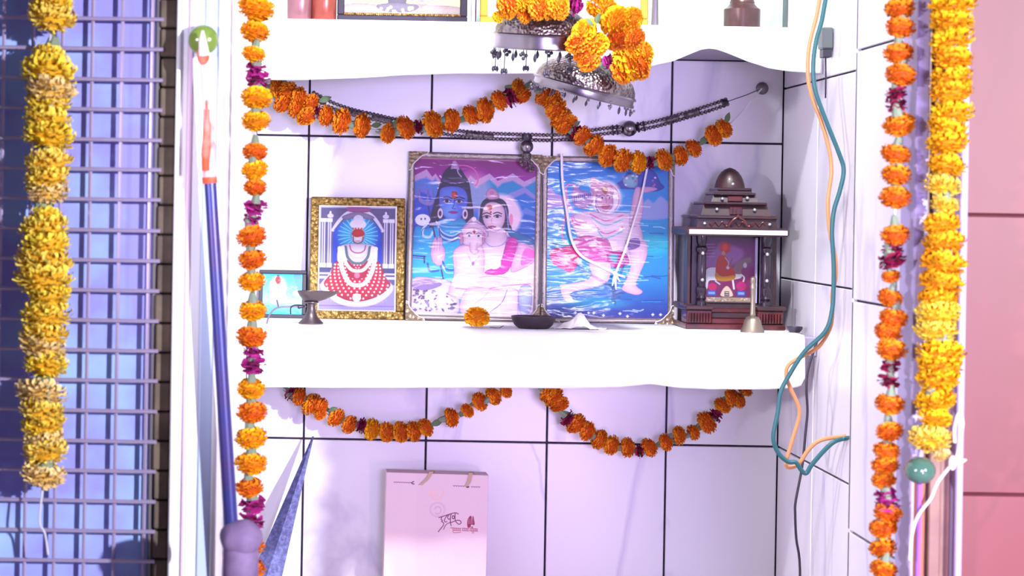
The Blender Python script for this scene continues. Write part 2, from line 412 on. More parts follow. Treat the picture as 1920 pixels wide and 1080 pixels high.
def cloth(name, label, ztop, hem, x0, x1, corner=0.0):
    """hem: list of (px, py) of the lower edge"""
    yf = YSF - 0.001
    hp = [P(a, b, yf - 0.004) for a, b in hem]
    hx = [p.x for p in hp]; hz = [p.z for p in hp]
    NX = 150; prof_n = 22; vs = []
    for i in range(NX + 1):
        x = x0 + (x1 - x0) * i / NX
        zh = float(np.interp(x, hx, hz))
        if corner:
            d = (x1 - x) / corner
            if d < 1: zh += 0.012 * (1 - math.sqrt(max(0, 1 - (1 - d) ** 2)))
        col = []
        col.append((YB - 0.001, ztop)); col.append(((YB + yf) / 2, ztop)); col.append((yf + 0.012, ztop))
        for k in range(1, 6):
            a = math.pi / 2 * k / 5; col.append((yf + 0.012 - 0.011 * math.sin(a), ztop - 0.010 + 0.010 * math.cos(a)))
        n2 = 13; zt = col[-1][1]
        for k in range(1, n2 + 1):
            f_ = k / n2
            w = 0.0022 * f_ * (math.sin(x * 38 + 1.2) + 0.6 * math.sin(x * 71 + 0.4)) + 0.002 * f_
            col.append((yf + 0.001 - 0.003 * f_ - abs(w), zt + (zh - zt) * f_))
        vs += [Vector((x, y, z)) for y, z in col]
    n = len(vs) // (NX + 1); fs = []
    for i in range(NX):
        for k in range(n - 1): fs.append((i * n + k, (i + 1) * n + k, (i + 1) * n + k + 1, i * n + k + 1))
    mb = MB(); mb.add(vs, fs)
    o = single(name, mb, M_CLOTH, label, 'cloth', True)
    sm = o.modifiers.new('thickness', 'SOLIDIFY'); sm.thickness = 0.0012; sm.offset = 0
    return o
hem_l = [(480, 726), (700, 727), (900, 727), (1080, 728), (1160, 726), (1219, 720), (1270, 727), (1330, 730), (1440, 730), (1490, 727), (1512, 722)]
cloth('shelf_cloth', 'white cotton cloth draped over the lower shelf under the prints', ZS, hem_l, XL + 0.002, xa(1515, 3.22), 0.01)
hem_u = [(480, 150), (560, 150), (660, 147), (760, 141), (860, 138), (1000, 138), (1100, 137), (1180, 131), (1220, 124), (1262, 115), (1295, 101), (1315, 93), (1330, 91), (1345, 93),
         (1368, 101), (1400, 115), (1440, 128), (1480, 134), (1545, 138)]
cloth('shelf_cloth', 'white cotton cloth draped over the upper shelf with lifted wavy hem', ZU, hem_u, XL + 0.002, XR - 0.003)

# ------------------------------------------------------------------ flowers
def flower_mesh(name, seed, layers, c_in, c_out, ruffle=0.05, wid=0.16, squash=0.62, core=0.34, jitter=0.12):
    rnd = random.Random(seed); V = []; Fc = []; C = []
    def addv(v, c): V.append(v); C.append(c); return len(V) - 1
    ci = np.array(lin(c_in)); co = np.array(lin(c_out))
    for (el, n, R, dr) in layers:
        for k in range(n):
            az = 2 * math.pi * (k + rnd.uniform(-.35, .35)) / n + el
            e = math.radians(el + rnd.uniform(-9, 9)); r1 = R * (1 + rnd.uniform(-jitter, jitter * .6))
            d = Vector((math.cos(e) * math.cos(az), math.cos(e) * math.sin(az), math.sin(e)))
            s = Vector((-math.sin(az), math.cos(az), 0)); up = s.cross(d) * -1
            if up.z < 0: up = -up
            w = wid * rnd.uniform(.75, 1.25); br = rnd.uniform(.78, 1.12); ids = []
            tw = rnd.uniform(-.5, .5)
            for q, (t, ww, lift) in enumerate(((0.30, .35, 0.0), (0.66, .85, .03), (0.90, 1.05, .025), (1.0, .82, -dr))):
                sd = (s * math.cos(tw * t) + up * math.sin(tw * t)) * (w * ww * .5)
                base = d * (r1 * t) + up * lift
                row = []
                for sg in (-1, 0, 1):
                    p = base + sd * sg + up * (-.025 if sg == 0 else 0.0) + Vector([rnd.uniform(-1, 1) for _ in range(3)]) * ruffle * t * .5
                    p.z *= squash
                    row.append(addv(p, tuple((ci * (1 - t) + co * t) * br)))
                ids.append(row)
            for q in range(3):
                for h in range(2): Fc.append((ids[q][h], ids[q][h + 1], ids[q + 1][h + 1], ids[q + 1][h]))
    mb = MB(); mb.ball((0, 0, 0.0), core, 10, 6, (1, 1, squash)); b = len(V)
    for v in mb.v: addv(v, tuple(ci * .8))
    Fc += [tuple(i + b for i in f) for f in mb.f]
    me = bpy.data.meshes.new(name); me.from_pydata([tuple(v) for v in V], [], Fc); me.update()
    at = me.color_attributes.new('col', 'FLOAT_COLOR', 'POINT')
    at.data.foreach_set('color', np.concatenate([np.clip(np.array(C), 0, 1), np.ones((len(C), 1))], 1).astype(np.float32).ravel())
    me.polygons.foreach_set('use_smooth', [True] * len(me.polygons)); me.materials.append(M_MARI)
    return me
LM = [(-44, 16, .45, .05), (-28, 20, .48, .04), (-12, 22, .50, .03), (4, 22, .50, .02), (19, 21, .50, 0), (33, 18, .49, 0), (47, 15, .48, 0), (61, 11, .475, 0), (76, 7, .47, 0)]
LC = [(-52, 20, .46, .08), (-36, 24, .50, .07), (-20, 26, .52, .06), (-4, 26, .52, .05), (12, 24, .51, .03), (28, 21, .50, 0), (44, 17, .48, 0), (60, 12, .46, 0), (76, 7, .44, 0)]
LR = [(-18, 6, .46, .06), (6, 6, .48, -.03), (26, 6, .46, -.06), (46, 5, .42, -.08), (64, 5, .36, -.06), (80, 3, .32, -.02)]
OR_ = [flower_mesh('marigold', 11 + i, LM, (206, 82, 8), (238, 134 + 6 * i, 24), 0.06, .15, .78, .40, .05) for i in range(3)]
OY_ = [flower_mesh('marigold_yellow', 31 + i, LM, (226, 120, 6), (250, 176 + 10 * i, 20), 0.06, .15, .78, .40, .05) for i in range(2)]
YE_ = [flower_mesh('chrysanthemum', 21 + i, LC, (236, 172, 30), (254, 222, 70 + 14 * i), 0.07, .085, .72, .36, .10) for i in range(3)]
YG_ = [flower_mesh('chrysanthemum_gold', 51 + i, LC, (222, 136, 8), (248, 178 + 8 * i, 24), 0.08, .11, .72, .36, .10) for i in range(3)]
CRM_ = [flower_mesh('chrysanthemum_faded', 41, LC, (226, 180, 80), (246, 214, 150), 0.08, .08, .66, .34, .12)]
RS_ = [flower_mesh('rose', 61 + i, LR, (104, 10, 66), (168, 34, 124), 0.10, .40, .85, .26, .2) for i in range(2)]
RD_ = [flower_mesh('rose_red', 71 + i, LR, (80, 6, 36), (140, 16, 64), 0.10, .40, .85, .26, .2) for i in range(2)]
KINDS = {'o': ('marigold', OR_), 'y': ('marigold', OY_), 'c': ('chrysanthemum', YE_), 'g': ('chrysanthemum', YG_), 'f': ('chrysanthemum', CRM_), 'r': ('rose', RS_), 'd': ('rose', RD_)}
cb = MB().lathe([(.02, -.66), (.09, -.62), (.14, -.45), (.17, -.28), (.22, -.14), (.10, -.06)], n=8)
CALYX = cb.mesh('calyx', True); CALYX.materials.append(M_CALYX)
lb = MB()
lv = []; lfs = []
for i in range(6):
    t = i / 5; w = 0.24 * math.sin(math.pi * min(1, t * .95 + .05)) + .01
    lv += [(-w, 0.05 * t * t, t), (0, 0.05 * t * t - .05, t), (w, 0.05 * t * t, t)]
for i in range(5):
    for h in range(2): lfs.append((i * 3 + h, i * 3 + h + 1, i * 3 + h + 4, i * 3 + h + 3))
lb.add(lv, lfs); LEAF = lb.mesh('leaf', True); LEAF.materials.append(M_LEAF)
rndf = random.Random(5)
def put_flower(t, p, diam, kind, axis, calyx=True, spin=None):
    nm, ms = KINDS[kind]; me = rndf.choice(ms)
    o = bpy.data.objects.new(nm, me); COL.objects.link(o); o.parent = t
    q = Vector(axis).normalized().to_track_quat('Z', 'Y')
    o.rotation_mode = 'QUATERNION'
    from mathutils import Quaternion
    o.rotation_quaternion = q @ Quaternion((0, 0, 1), rndf.uniform(0, 6.28))
    o.location = Vector(p) - Vector(t.location); o.scale = (diam,) * 3
    if calyx:
        c = bpy.data.objects.new('calyx', CALYX); COL.objects.link(c); c.parent = o
    return o
def put_leaf(t, p, size, ang):
    o = bpy.data.objects.new('leaf', LEAF); COL.objects.link(o); o.parent = t
    o.location = Vector(p) - Vector(t.location); o.scale = (size,) * 3; o.rotation_euler = (rndf.uniform(-.3, .1), ang, rndf.uniform(-.4, .4)); return o

def garland(label, fl, Yf, group, vertical=True, leaves=(), string=None, wob=0.25, dy=0.004, flip=False, scale=1.0):
    """fl: list of (px, py, width px, kind)"""
    pts = [P(a, b, Yf) for a, b, *_ in fl]
    top = max(pts, key=lambda v: v.z)
    t = thing('flower_garland', label, 'garland', top, group=group)
    sp = string if string else [(a, b) for a, b, *_ in fl]
    part(t, 'string', MB().tube(spline([P(a, b, Yf + 0.002) for a, b in sp], 3), 0.0013, 6), M_STRING, True, world=True)
    for i, (a, b, w, k) in enumerate(fl):
        if vertical: ax = Vector((0, 0, -1))
        else:
            tg = pts[min(i + 1, len(pts) - 1)] - pts[max(i - 1, 0)]; ax = tg.normalized()
            if flip: ax = -ax
        ax = ax + Vector((rndf.uniform(-wob, wob), rndf.uniform(-wob, wob) - (.0 if vertical else .12), rndf.uniform(-wob, wob)))
        p = pts[i] + Vector((0, rndf.uniform(-dy, dy), 0))
        put_flower(t, p, w / F * Yf * scale, k, ax)
    for (a, b, s, ang) in leaves: put_leaf(t, P(a, b, Yf - 0.006), s / F * Yf, ang)
    return t

G_ORL = [(482, -78, 60, 'o'), (482, -32, 62, 'y'), (481, 15, 72, 'y'), (478, 58, 60, 'y'), (477, 101, 48, 'y'), (480, 128, 46, 'r'), (483, 149, 48, 'r'), (481, 183, 62, 'y'), (480, 226, 58, 'y'), (478, 284, 50, 'o'), (478, 318, 54, 'y'),
         (479, 351, 46, 'o'), (478, 387, 48, 'r'), (472, 411, 38, 'r'), (472, 443, 60, 'o'), (473, 486, 56, 'o'), (472, 527, 54, 'y'), (474, 582, 55, 'y'), (472, 631, 62, 'o'), (476, 660, 44, 'r'),
         (475, 685, 50, 'r'), (471, 729, 55, 'y'), (473, 772, 60, 'o'), (471, 821, 63, 'y'), (471, 868, 63, 'y'), (468, 914, 54, 'o'), (474, 945, 54, 'r'), (470, 977, 54, 'r'), (470, 1022, 56, 'o'), (469, 1066, 58, 'o')]
garland('orange marigold garland with magenta roses hanging on the left beside the blue pole', G_ORL, 2.50, 'marigold garlands hanging straight', string=[(484, -330)] + [(a, b) for a, b, *_ in G_ORL] + [(469, 1130)])
G_ORR = [(1689, -74, 60, 'o'), (1688, -30, 60, 'o'), (1687, 15, 60, 'o'), (1687, 51, 58, 'o'), (1686, 99, 60, 'o'), (1687, 140, 61, 'o'), (1681, 172, 42, 'd'), (1682, 195, 44, 'd'), (1687, 233, 63, 'o'), (1680, 288, 58, 'o'), (1680, 327, 58, 'o'),
         (1679, 369, 61, 'o'), (1677, 440, 57, 'o'), (1676, 465, 42, 'd'), (1671, 486, 54, 'd'), (1672, 518, 37, 'o'), (1671, 558, 50, 'o'), (1675, 596, 56, 'o'), (1667, 622, 54, 'o'), (1671, 654, 60, 'o'),
         (1670, 686, 40, 'd'), (1667, 713, 44, 'd'), (1666, 756, 57, 'o'), (1667, 808, 54, 'o'), (1663, 845, 52, 'o'), (1661, 872, 54, 'o'), (1658, 900, 48, 'o'), (1661, 926, 44, 'r'), (1662, 943, 50, 'r'),
         (1664, 962, 56, 'o'), (1657, 990, 54, 'o'), (1657, 1028, 54, 'o'), (1655, 1066, 54, 'o')]
garland('orange marigold garland with dark red roses hanging on the right white jamb', G_ORR, 2.265, 'marigold garlands hanging straight', string=[(1692, -330)] + [(a, b) for a, b, *_ in G_ORR] + [(1654, 1130)])
G_YL = [(99, -62, 88, 'c'), (98, -28, 90, 'c'), (98, 6, 80, 'c'), (97, 32, 92, 'c'), (92, 104, 64, 'c'), (90, 133, 104, 'c'), (95, 168, 98, 'f'), (90, 194, 86, 'c'), (90, 222, 88, 'c'), (91, 253, 96, 'c'), (92, 305, 88, 'c'), (89, 334, 82, 'c'),
        (89, 360, 80, 'f'), (88, 404, 56, 'c'), (84, 427, 92, 'c'), (88, 457, 88, 'c'), (82, 490, 104, 'c'), (82, 522, 108, 'c'), (93, 553, 78, 'c'), (86, 588, 92, 'c'), (83, 627, 90, 'c'), (81, 653, 88, 'f'),
        (86, 683, 82, 'c'), (76, 738, 94, 'f'), (80, 770, 84, 'c'), (81, 797, 82, 'c'), (84, 824, 76, 'f'), (86, 846, 84, 'c'), (82, 890, 82, 'f')]
garland('yellow chrysanthemum garland hanging in front of the wire grille', G_YL, 2.283, 'yellow garlands hanging straight', string=[(100, -330)] + [(a, b) for a, b, *_ in G_YL] + [(78, 930), (74, 980), (84, 1000), (90, 1040)],
        leaves=[(70, 128, 30, 1.3), (110, 128, 30, -1.3), (75, 298, 26, 1.4), (100, 290, 26, -1.4), (66, 715, 30, 1.2), (95, 716, 30, -1.2), (84, 478, 30, 1.5), (80, 675, 26, -1.4)])
G_YR = [(1789, -58, 82, 'g'), (1788, -24, 84, 'g'), (1787, 10, 84, 'g'), (1785, 42, 82, 'g'), (1784, 76, 78, 'g'), (1783, 108, 76, 'g'), (1785, 144, 76, 'g'), (1782, 172, 78, 'g'), (1785, 212, 78, 'g'), (1777, 242, 74, 'g'), (1777, 268, 76, 'g'), (1777, 310, 70, 'g'),
        (1770, 347, 68, 'c'), (1772, 383, 52, 'c'), (1765, 420, 68, 'g'), (1773, 456, 78, 'g'), (1768, 494, 84, 'g'), (1766, 530, 82, 'g'), (1761, 560, 74, 'g'), (1759, 588, 82, 'c'), (1757, 619, 78, 'c'), (1764, 662, 86, 'g'), (1761, 684, 82, 'g'),
        (1759, 710, 80, 'g'), (1754, 752, 74, 'g'), (1752, 784, 62, 'g'), (1744, 823, 80, 'c'), (1764, 853, 36, 'f')]
garland('dense golden chrysanthemum garland hanging on the wooden trim beside the pink wall', G_YR, 2.225, 'yellow garlands hanging straight', string=[(1792, -330)] + [(a, b) for a, b, *_ in G_YR])
G_T1 = [(519, 165, 42, 'o'), (536, 169, 42, 'o'), (530, 193, 40, 'o'), (560, 183, 40, 'o'), (554, 201, 40, 'o'), (582, 193, 38, 'o'), (575, 217, 42, 'o'), (593, 211, 30, 'd'), (611, 217, 40, 'o'), (640, 227, 50, 'o'), (678, 236, 46, 'o'),
        (728, 250, 38, 'o'), (760, 239, 46, 'o'), (785, 238, 30, 'd'), (812, 233, 52, 'o'), (846, 226, 44, 'o'), (883, 215, 38, 'o'), (909, 207, 48, 'o'), (937, 188, 40, 'o'), (957, 183, 38, 'd'), (971, 165, 36, 'o'), (980, 180, 34, 'o')]
sw = dict(vertical=False, wob=0.3, dy=0.003, scale=1.06)
garland('orange marigold swag under the upper shelf on the left', G_T1, 3.405, 'marigold swags on the tiled wall', leaves=[(598, 190, 26, 1.2), (696, 236, 22, 1.4), (735, 240, 26, .7), (860, 222, 20, 1.5), (985, 165, 22, .9)],
        string=[(508, 155), (536, 180), (575, 205), (611, 217), (640, 227), (678, 238), (728, 247), (760, 240), (812, 233), (846, 226), (909, 207), (937, 188), (971, 168), (996, 150)], **sw)
G_T2 = [(1020, 180, 38, 'o'), (1034, 187, 40, 'o'), (1042, 204, 44, 'o'), (1052, 221, 44, 'o'), (1067, 226, 32, 'o'), (1057, 238, 34, 'o'), (1078, 247, 34, 'd'), (1092, 255, 40, 'o'), (1113, 273, 44, 'o'), (1140, 292, 44, 'o'),
        (1167, 301, 46, 'o'), (1195, 304, 42, 'y'), (1218, 305, 28, 'd'), (1244, 300, 42, 'o'), (1275, 292, 38, 'o'), (1301, 278, 36, 'o'), (1338, 254, 40, 'o'), (1357, 241, 38, 'o')]
garland('orange marigold swag hanging over the top of the right framed print', G_T2, 3.40, 'marigold swags on the tiled wall', leaves=[(1311, 272, 24, .8), (1347, 252, 24, .1), (1360, 232, 24, .4), (1074, 238, 18, .9)],
        string=[(1012, 165), (1042, 204), (1060, 232), (1092, 255), (1113, 273), (1140, 290), (1167, 298), (1195, 302), (1244, 300), (1275, 292), (1301, 280), (1340, 254), (1380, 222), (1428, 166)], **sw)
G_B1 = [(545, 737, 30, 'd'), (560, 743, 36, 'o'), (583, 757, 44, 'o'), (600, 763, 36, 'o'), (601, 776, 26, 'o'), (630, 783, 38, 'o'), (655, 796, 36, 'o'), (676, 798, 30, 'd'), (697, 805, 42, 'y'), (725, 810, 38, 'o'), (751, 810, 40, 'o'),
        (775, 809, 40, 'o'), (798, 802, 36, 'o'), (846, 783, 38, 'o'), (876, 770, 28, 'o'), (900, 753, 36, 'o'), (925, 743, 36, 'o'), (949, 733, 28, 'o')]
garland('orange marigold swag under the lower shelf with a gap, above the paper bag', G_B1, 3.43, 'marigold swags on the tiled wall', leaves=[(616, 770, 18, 1.2), (808, 797, 26, 1.2), (640, 790, 18, 1.4), (860, 777, 18, 1.0)],
        string=[(520, 722), (545, 737), (583, 757), (630, 783), (655, 796), (697, 805), (751, 810), (798, 803), (846, 783), (876, 770), (900, 753), (925, 743), (965, 722)], **sw)
G_B2 = [(1026, 738, 34, 'o'), (1038, 744, 42, 'o'), (1048, 757, 38, 'o'), (1063, 783, 32, 'd'), (1080, 794, 42, 'o'), (1101, 808, 38, 'o'), (1124, 824, 38, 'o'), (1147, 835, 38, 'o'), (1177, 839, 38, 'o'), (1198, 845, 26, 'd'),
        (1217, 839, 38, 'o'), (1248, 829, 34, 'o'), (1272, 816, 36, 'o'), (1300, 811, 30, 'o'), (1325, 792, 44, 'o'), (1340, 779, 30, 'd'), (1355, 760, 34, 'o'), (1372, 745, 36, 'o'), (1385, 751, 30, 'o'), (1398, 732, 28, 'o')]
garland('orange marigold swag under the lower shelf on the right, beside the cables', G_B2, 3.43, 'marigold swags on the tiled wall', leaves=[(1058, 770, 22, 2.6), (1231, 831, 20, 1.4), (1309, 805, 18, 1.0), (1259, 828, 18, 1.5)],
        string=[(1016, 722), (1038, 744), (1063, 783), (1080, 794), (1101, 808), (1147, 835), (1177, 839), (1217, 839), (1248, 829), (1272, 816), (1300, 811), (1325, 792), (1340, 779), (1372, 745), (1412, 722)], **sw)

# ------------------------------------------------------------------ silver canopies (chhatra) with pendants
drop = MB().lathe([(.0004, .0), (.0006, -.006), (.0022, -.010), (.0026, -.013), (.0016, -.016), (.0003, -.018)], n=8).mesh('pendant', True); drop.materials.append(M_SILVERD)
dl = MB().tube([(0, 0, 0), (0.0006, 0, -.012), (0, 0, -.030)], .0008, 6)
for dx in (-.003, .003, 0): dl.lathe([(.0004, -.028), (.0020, -.031), (.0024, -.034), (.0004, -.037)], (dx, 0, -abs(dx) * .4), 8)
DROPL = dl.mesh('pendant', True); DROPL.materials.append(M_SILVERD)
cl = MB()
for dx, dz in ((-.0035, -.008), (.0035, -.009), (0, -.013), (-.001, -.006)): cl.ball((dx, 0, dz), .0028, 8, 6)
cl.tube([(0, 0, 0), (0, 0, -.010)], .0007, 6)
CLUS = cl.mesh('pendant', True); CLUS.materials.append(M_SILVERD)
cl2 = MB()
for dx, dz in ((-.0035, -.006), (.0035, -.006), (0, -.010), (0, .002)): cl2.ball((dx, 0, dz), .0026, 8, 6)
CLUS2 = cl2.mesh('pendant', True); CLUS2.materials.append(M_SILVERP)

def canopy(label, px, py, Yc, wpx, tilt, depth, band, long_drops, lean=0.0):
    c = P(px, py, Yc); R = wpx / 2 / F * Yc
    t = thing('silver_canopy', label, 'canopy', c, (lean, tilt, 0), 'silver hanging canopies')
    H = depth / F * Yc; B = band / F * Yc
    prof = [(R * .93, 0.0), (R * .985, H * .06), (R * .97, H * .22), (R * .90, H * .42), (R * .76, H * .62), (R * .56, H * .80), (R * .34, H * .92), (R * .26, H * .95), (R * .25, H * 1.02), (R * .12, H * 1.08), (R * .06, H * 1.2), (R * .03, H * 1.24)]
    part(t, 'dome', MB().lathe(prof, n=48), M_SILVER, True)
    part(t, 'rim_ring', MB().lathe([(R * .97, -.0012), (R * 1.02, -.001), (R * 1.025, .0012), (R * 1.0, .003), (R * .96, .003)], n=48), M_SILVERP, True)
    part(t, 'rim_band', MB().lathe([(R * .985, -B), (R * 1.0, -B), (R * .985, -B * .55), (R * .985, 0), (R * .955, 0), (R * .955, -B), (R * .985, -B)], n=48), M_SILVERP, True)
    part(t, 'lower_ring', MB().lathe([(R * .97, -B - .0014), (R * 1.01, -B - .0012), (R * 1.015, -B + .0006), (R * .97, -B + .001)], n=48), M_SILVERP, True)
    N = 26
    for k in range(N):
        a = 2 * math.pi * (k + .5) / N
        me = drop
        if k % 4 == 1: me = CLUS if long_drops else CLUS2
        if long_drops and k % 4 == 3: me = DROPL
        o = bpy.data.objects.new('pendant', me); COL.objects.link(o); o.parent = t
        o.location = (R * .99 * math.cos(a), R * .99 * math.sin(a), -B)
        o.rotation_euler = (0, -tilt, 0) if long_drops else (0, -tilt * .5, a)
        s = 1.0 if long_drops else .75
        if long_drops and me is DROPL: s *= .95
        o.scale = (s, s, s)
    # hook and chain up to the ceiling
    top = Vector((0, 0, H * 1.22)); M = Euler((lean, tilt, 0)).to_matrix()
    part(t, 'hanging_rod', MB().tube([top, top + M.inverted() @ Vector((0, 0, .30))], .0016, 8), M_SILVERP, True)
    return t
YC = 2.95
canopy('level silver canopy with long tarnished pendants hanging before the upper cloth', 1018, 66, YC, 184, math.radians(1.0), 60, 24, True, math.radians(6.5))
canopy('tilted silver canopy with bead clusters hanging lower under the yellow flowers', 1096, 165, 3.105, 194, math.radians(13.5), 60, 13, False, math.radians(6))
t = thing('flower_garland', 'short thick orange and yellow marigold garland wound over the two silver canopies', 'garland', P(1090, -40, YC - .09))
G_C = [(952, 4, 54, 'o', 0), (950, 18, 40, 'o', 0), (933, 32, 24, 'y', 0), (980, 4, 36, 'y', 0), (983, 28, 32, 'o', 0), (1008, 4, 52, 'y', 0), (1008, 16, 46, 'o', 0), (1028, 16, 42, 'o', 0), (1046, 8, 52, 'y', 0), (1046, 16, 46, 'o', 0), (1076, 8, 40, 'r', 1),
       (1118, 8, 46, 'y', 1), (1136, 22, 54, 'y', 1), (1155, 40, 62, 'y', 1), (1160, 66, 64, 'o', 1), (1176, 58, 46, 'y', 1), (1096, 60, 50, 'y', 2), (1084, 82, 48, 'o', 2), (1116, 86, 54, 'y', 2), (1105, 114, 46, 'o', 2), (1094, 100, 40, 'o', 2),
       (1142, 116, 32, 'r', 3), (1150, 126, 28, 'r', 3), (1178, 116, 74, 'y', 3), (1194, 104, 58, 'y', 3), (1166, 134, 50, 'o', 3), (1198, 124, 54, 'o', 3), (1206, 100, 48, 'y', 3), (1184, 36, 48, 'y', 1), (1190, 72, 44, 'o', 1)]
part(t, 'string', MB().tube(spline([P(a, b, YC - .06) for a, b in ((930, 30), (960, 15), (1010, 15), (1076, -6), (1120, 10), (1155, 45), (1116, 80))], 4), .0013, 6), M_STRING, True, world=True)
for a, b, w, k, q in G_C:
    ax = [Vector((1, -.7, .4)), Vector((.8, -.8, -.4)), Vector((-.6, -.8, .5)), Vector((1, -.7, .3))][q] + Vector([rndf.uniform(-.3, .3) for _ in range(3)])
    Yk = (YC - .085, YC - .05, YC - .075, 3.015)[q] + rndf.uniform(-.006, .006); put_flower(t, P(a, b, Yk), w * 1.05 / F * Yk, k, ax, calyx=(k == 'r'))
put_leaf(t, P(1118, 44, YC - .09), 22 / F * YC, .4); put_leaf(t, P(1112, 48, YC - .09), 18 / F * YC, -.8)

# ------------------------------------------------------------------ oxidised bead chain
YN = 3.452
chain = [(586, 178), (620, 196), (660, 210), (700, 219), (740, 228), (800, 240), (860, 250), (920, 255), (985, 257), (1040, 258), (1090, 252), (1140, 245), (1180, 241), (1230, 232), (1290, 215), (1335, 201), (1365, 190)]
cp = spline([P(a, b, YN) for a, b in chain], 14)
t = thing('bead_chain', 'long oxidised bead chain strung across the tiled wall above the prints', 'chain', cp[0])
L = [0]
for i in range(1, len(cp)): L.append(L[-1] + (cp[i] - cp[i - 1]).length)
def at_len(s):
    i = max(0, min(len(cp) - 2, int(np.searchsorted(L, s)) - 1)); f_ = (s - L[i]) / max(1e-9, L[i + 1] - L[i]); return cp[i].lerp(cp[i + 1], f_), (cp[i + 1] - cp[i]).normalized()
bd = MB(); s = 0
while s < L[-1]:
    p, d = at_len(s); n_ = Vector((-d.z, 0, d.x))
    for sg in (-1, 1): bd.ball(p + n_ * .0042 * sg, .0034, 6, 4)
    s += .0062
part(t, 'bead_strands', bd, M_OXID, True, world=True)['kind'] = 'stuff'
def s_at(px): return L[min(range(len(cp)), key=lambda i: abs(cp[i].x - P(px, 240, YN).x))]
for px, ln, r in ((672, 36, 6.5), (716, 40, 6), (888, 34, 7), (918, 20, 6.5), (1262, 26, 7.5), (1298, 30, 7), (1075, 30, 6)):
    p, d = at_len(s_at(px)); h = ln / F * YN / 2; r = r / F * YN
    part(t, 'ribbed_bead', MB().tube([p - d * h, p - d * h * .8, p - d * h * .3, p, p + d * h * .3, p + d * h * .8, p + d * h], [r * .6, r, r * .9, r * 1.05, r * .9, r, r * .6], 10), M_OXID, True, world=True)
p, d = at_len(s_at(1180)); rb = 15 / F * YN
part(t, 'silver_ball', MB().ball(p, rb, 18, 12), M_SILVERP, True, world=True)
for px in (1148, 1158, 1198, 1208):
    p, d = at_len(s_at(px)); part(t, 'disc_bead', MB().tube([p - d * .0015, p - d * .001, p + d * .001, p + d * .0015], [.005, .009, .009, .005], 12), M_BLACK, True, world=True)
p, d = at_len(s_at(1358)); part(t, 'cone_cap', MB().tube([p - d * .004, p + d * .002, p + d * .006], [.008, .006, .002], 10), M_BLACK, True, world=True)
p, d = at_len(s_at(606)); part(t, 'cone_cap', MB().tube([p - d * .006, p, p + d * .006], [.006, .008, .004], 10), M_BLACK, True, world=True)
part(t, 'wire_end', MB().tube([cp[-1], P(1400, 178, YN + .02), P(1428, 166, YB - .012)], .0008, 6), M_WIRE, True, world=True)
# pendant in the middle
pc = P(988, 258, YN); sc = YN / F
part(t, 'pendant_cap', MB().lathe([(4 * sc, 8 * sc), (9 * sc, 6 * sc), (10 * sc, 0), (6 * sc, -6 * sc), (5 * sc, -8 * sc)], pc, 12), M_BLACK, True, world=True)
part(t, 'pendant_ball', MB().ball(pc + Vector((0, 0, -17 * sc)), 12.5 * sc, 18, 12), M_SILVERP, True, world=True)
part(t, 'pendant_neck', MB().lathe([(6 * sc, -28 * sc), (9 * sc, -31 * sc), (9 * sc, -38 * sc), (5 * sc, -42 * sc)], pc, 12), M_OXID, True, world=True)
for dx, dz in ((-8, -50), (0, -56), (8, -62), (-11, -44), (9, -48), (12, -58)):
    part(t, 'pendant_drop', MB().tube([pc + Vector((dx * .4 * sc, 0, -36 * sc)), pc + Vector((dx * sc, -.002, dz * sc))], .0012, 6).ball(pc + Vector((dx * sc, -.002, dz * sc)), 4 * sc, 8, 6), M_OXID, True, world=True)
nl = MB(); nc = P(1428, 166, YB); nl.lathe([(.002, 0), (.009, .001), (.0105, .005), (.007, .010), (.002, .012)], nc, 14, Matrix.Rotation(math.pi / 2, 3, 'X'))
single('wall_nail', nl, M_GREY, 'round metal nail head holding the bead chain on the wall', 'nail', True)

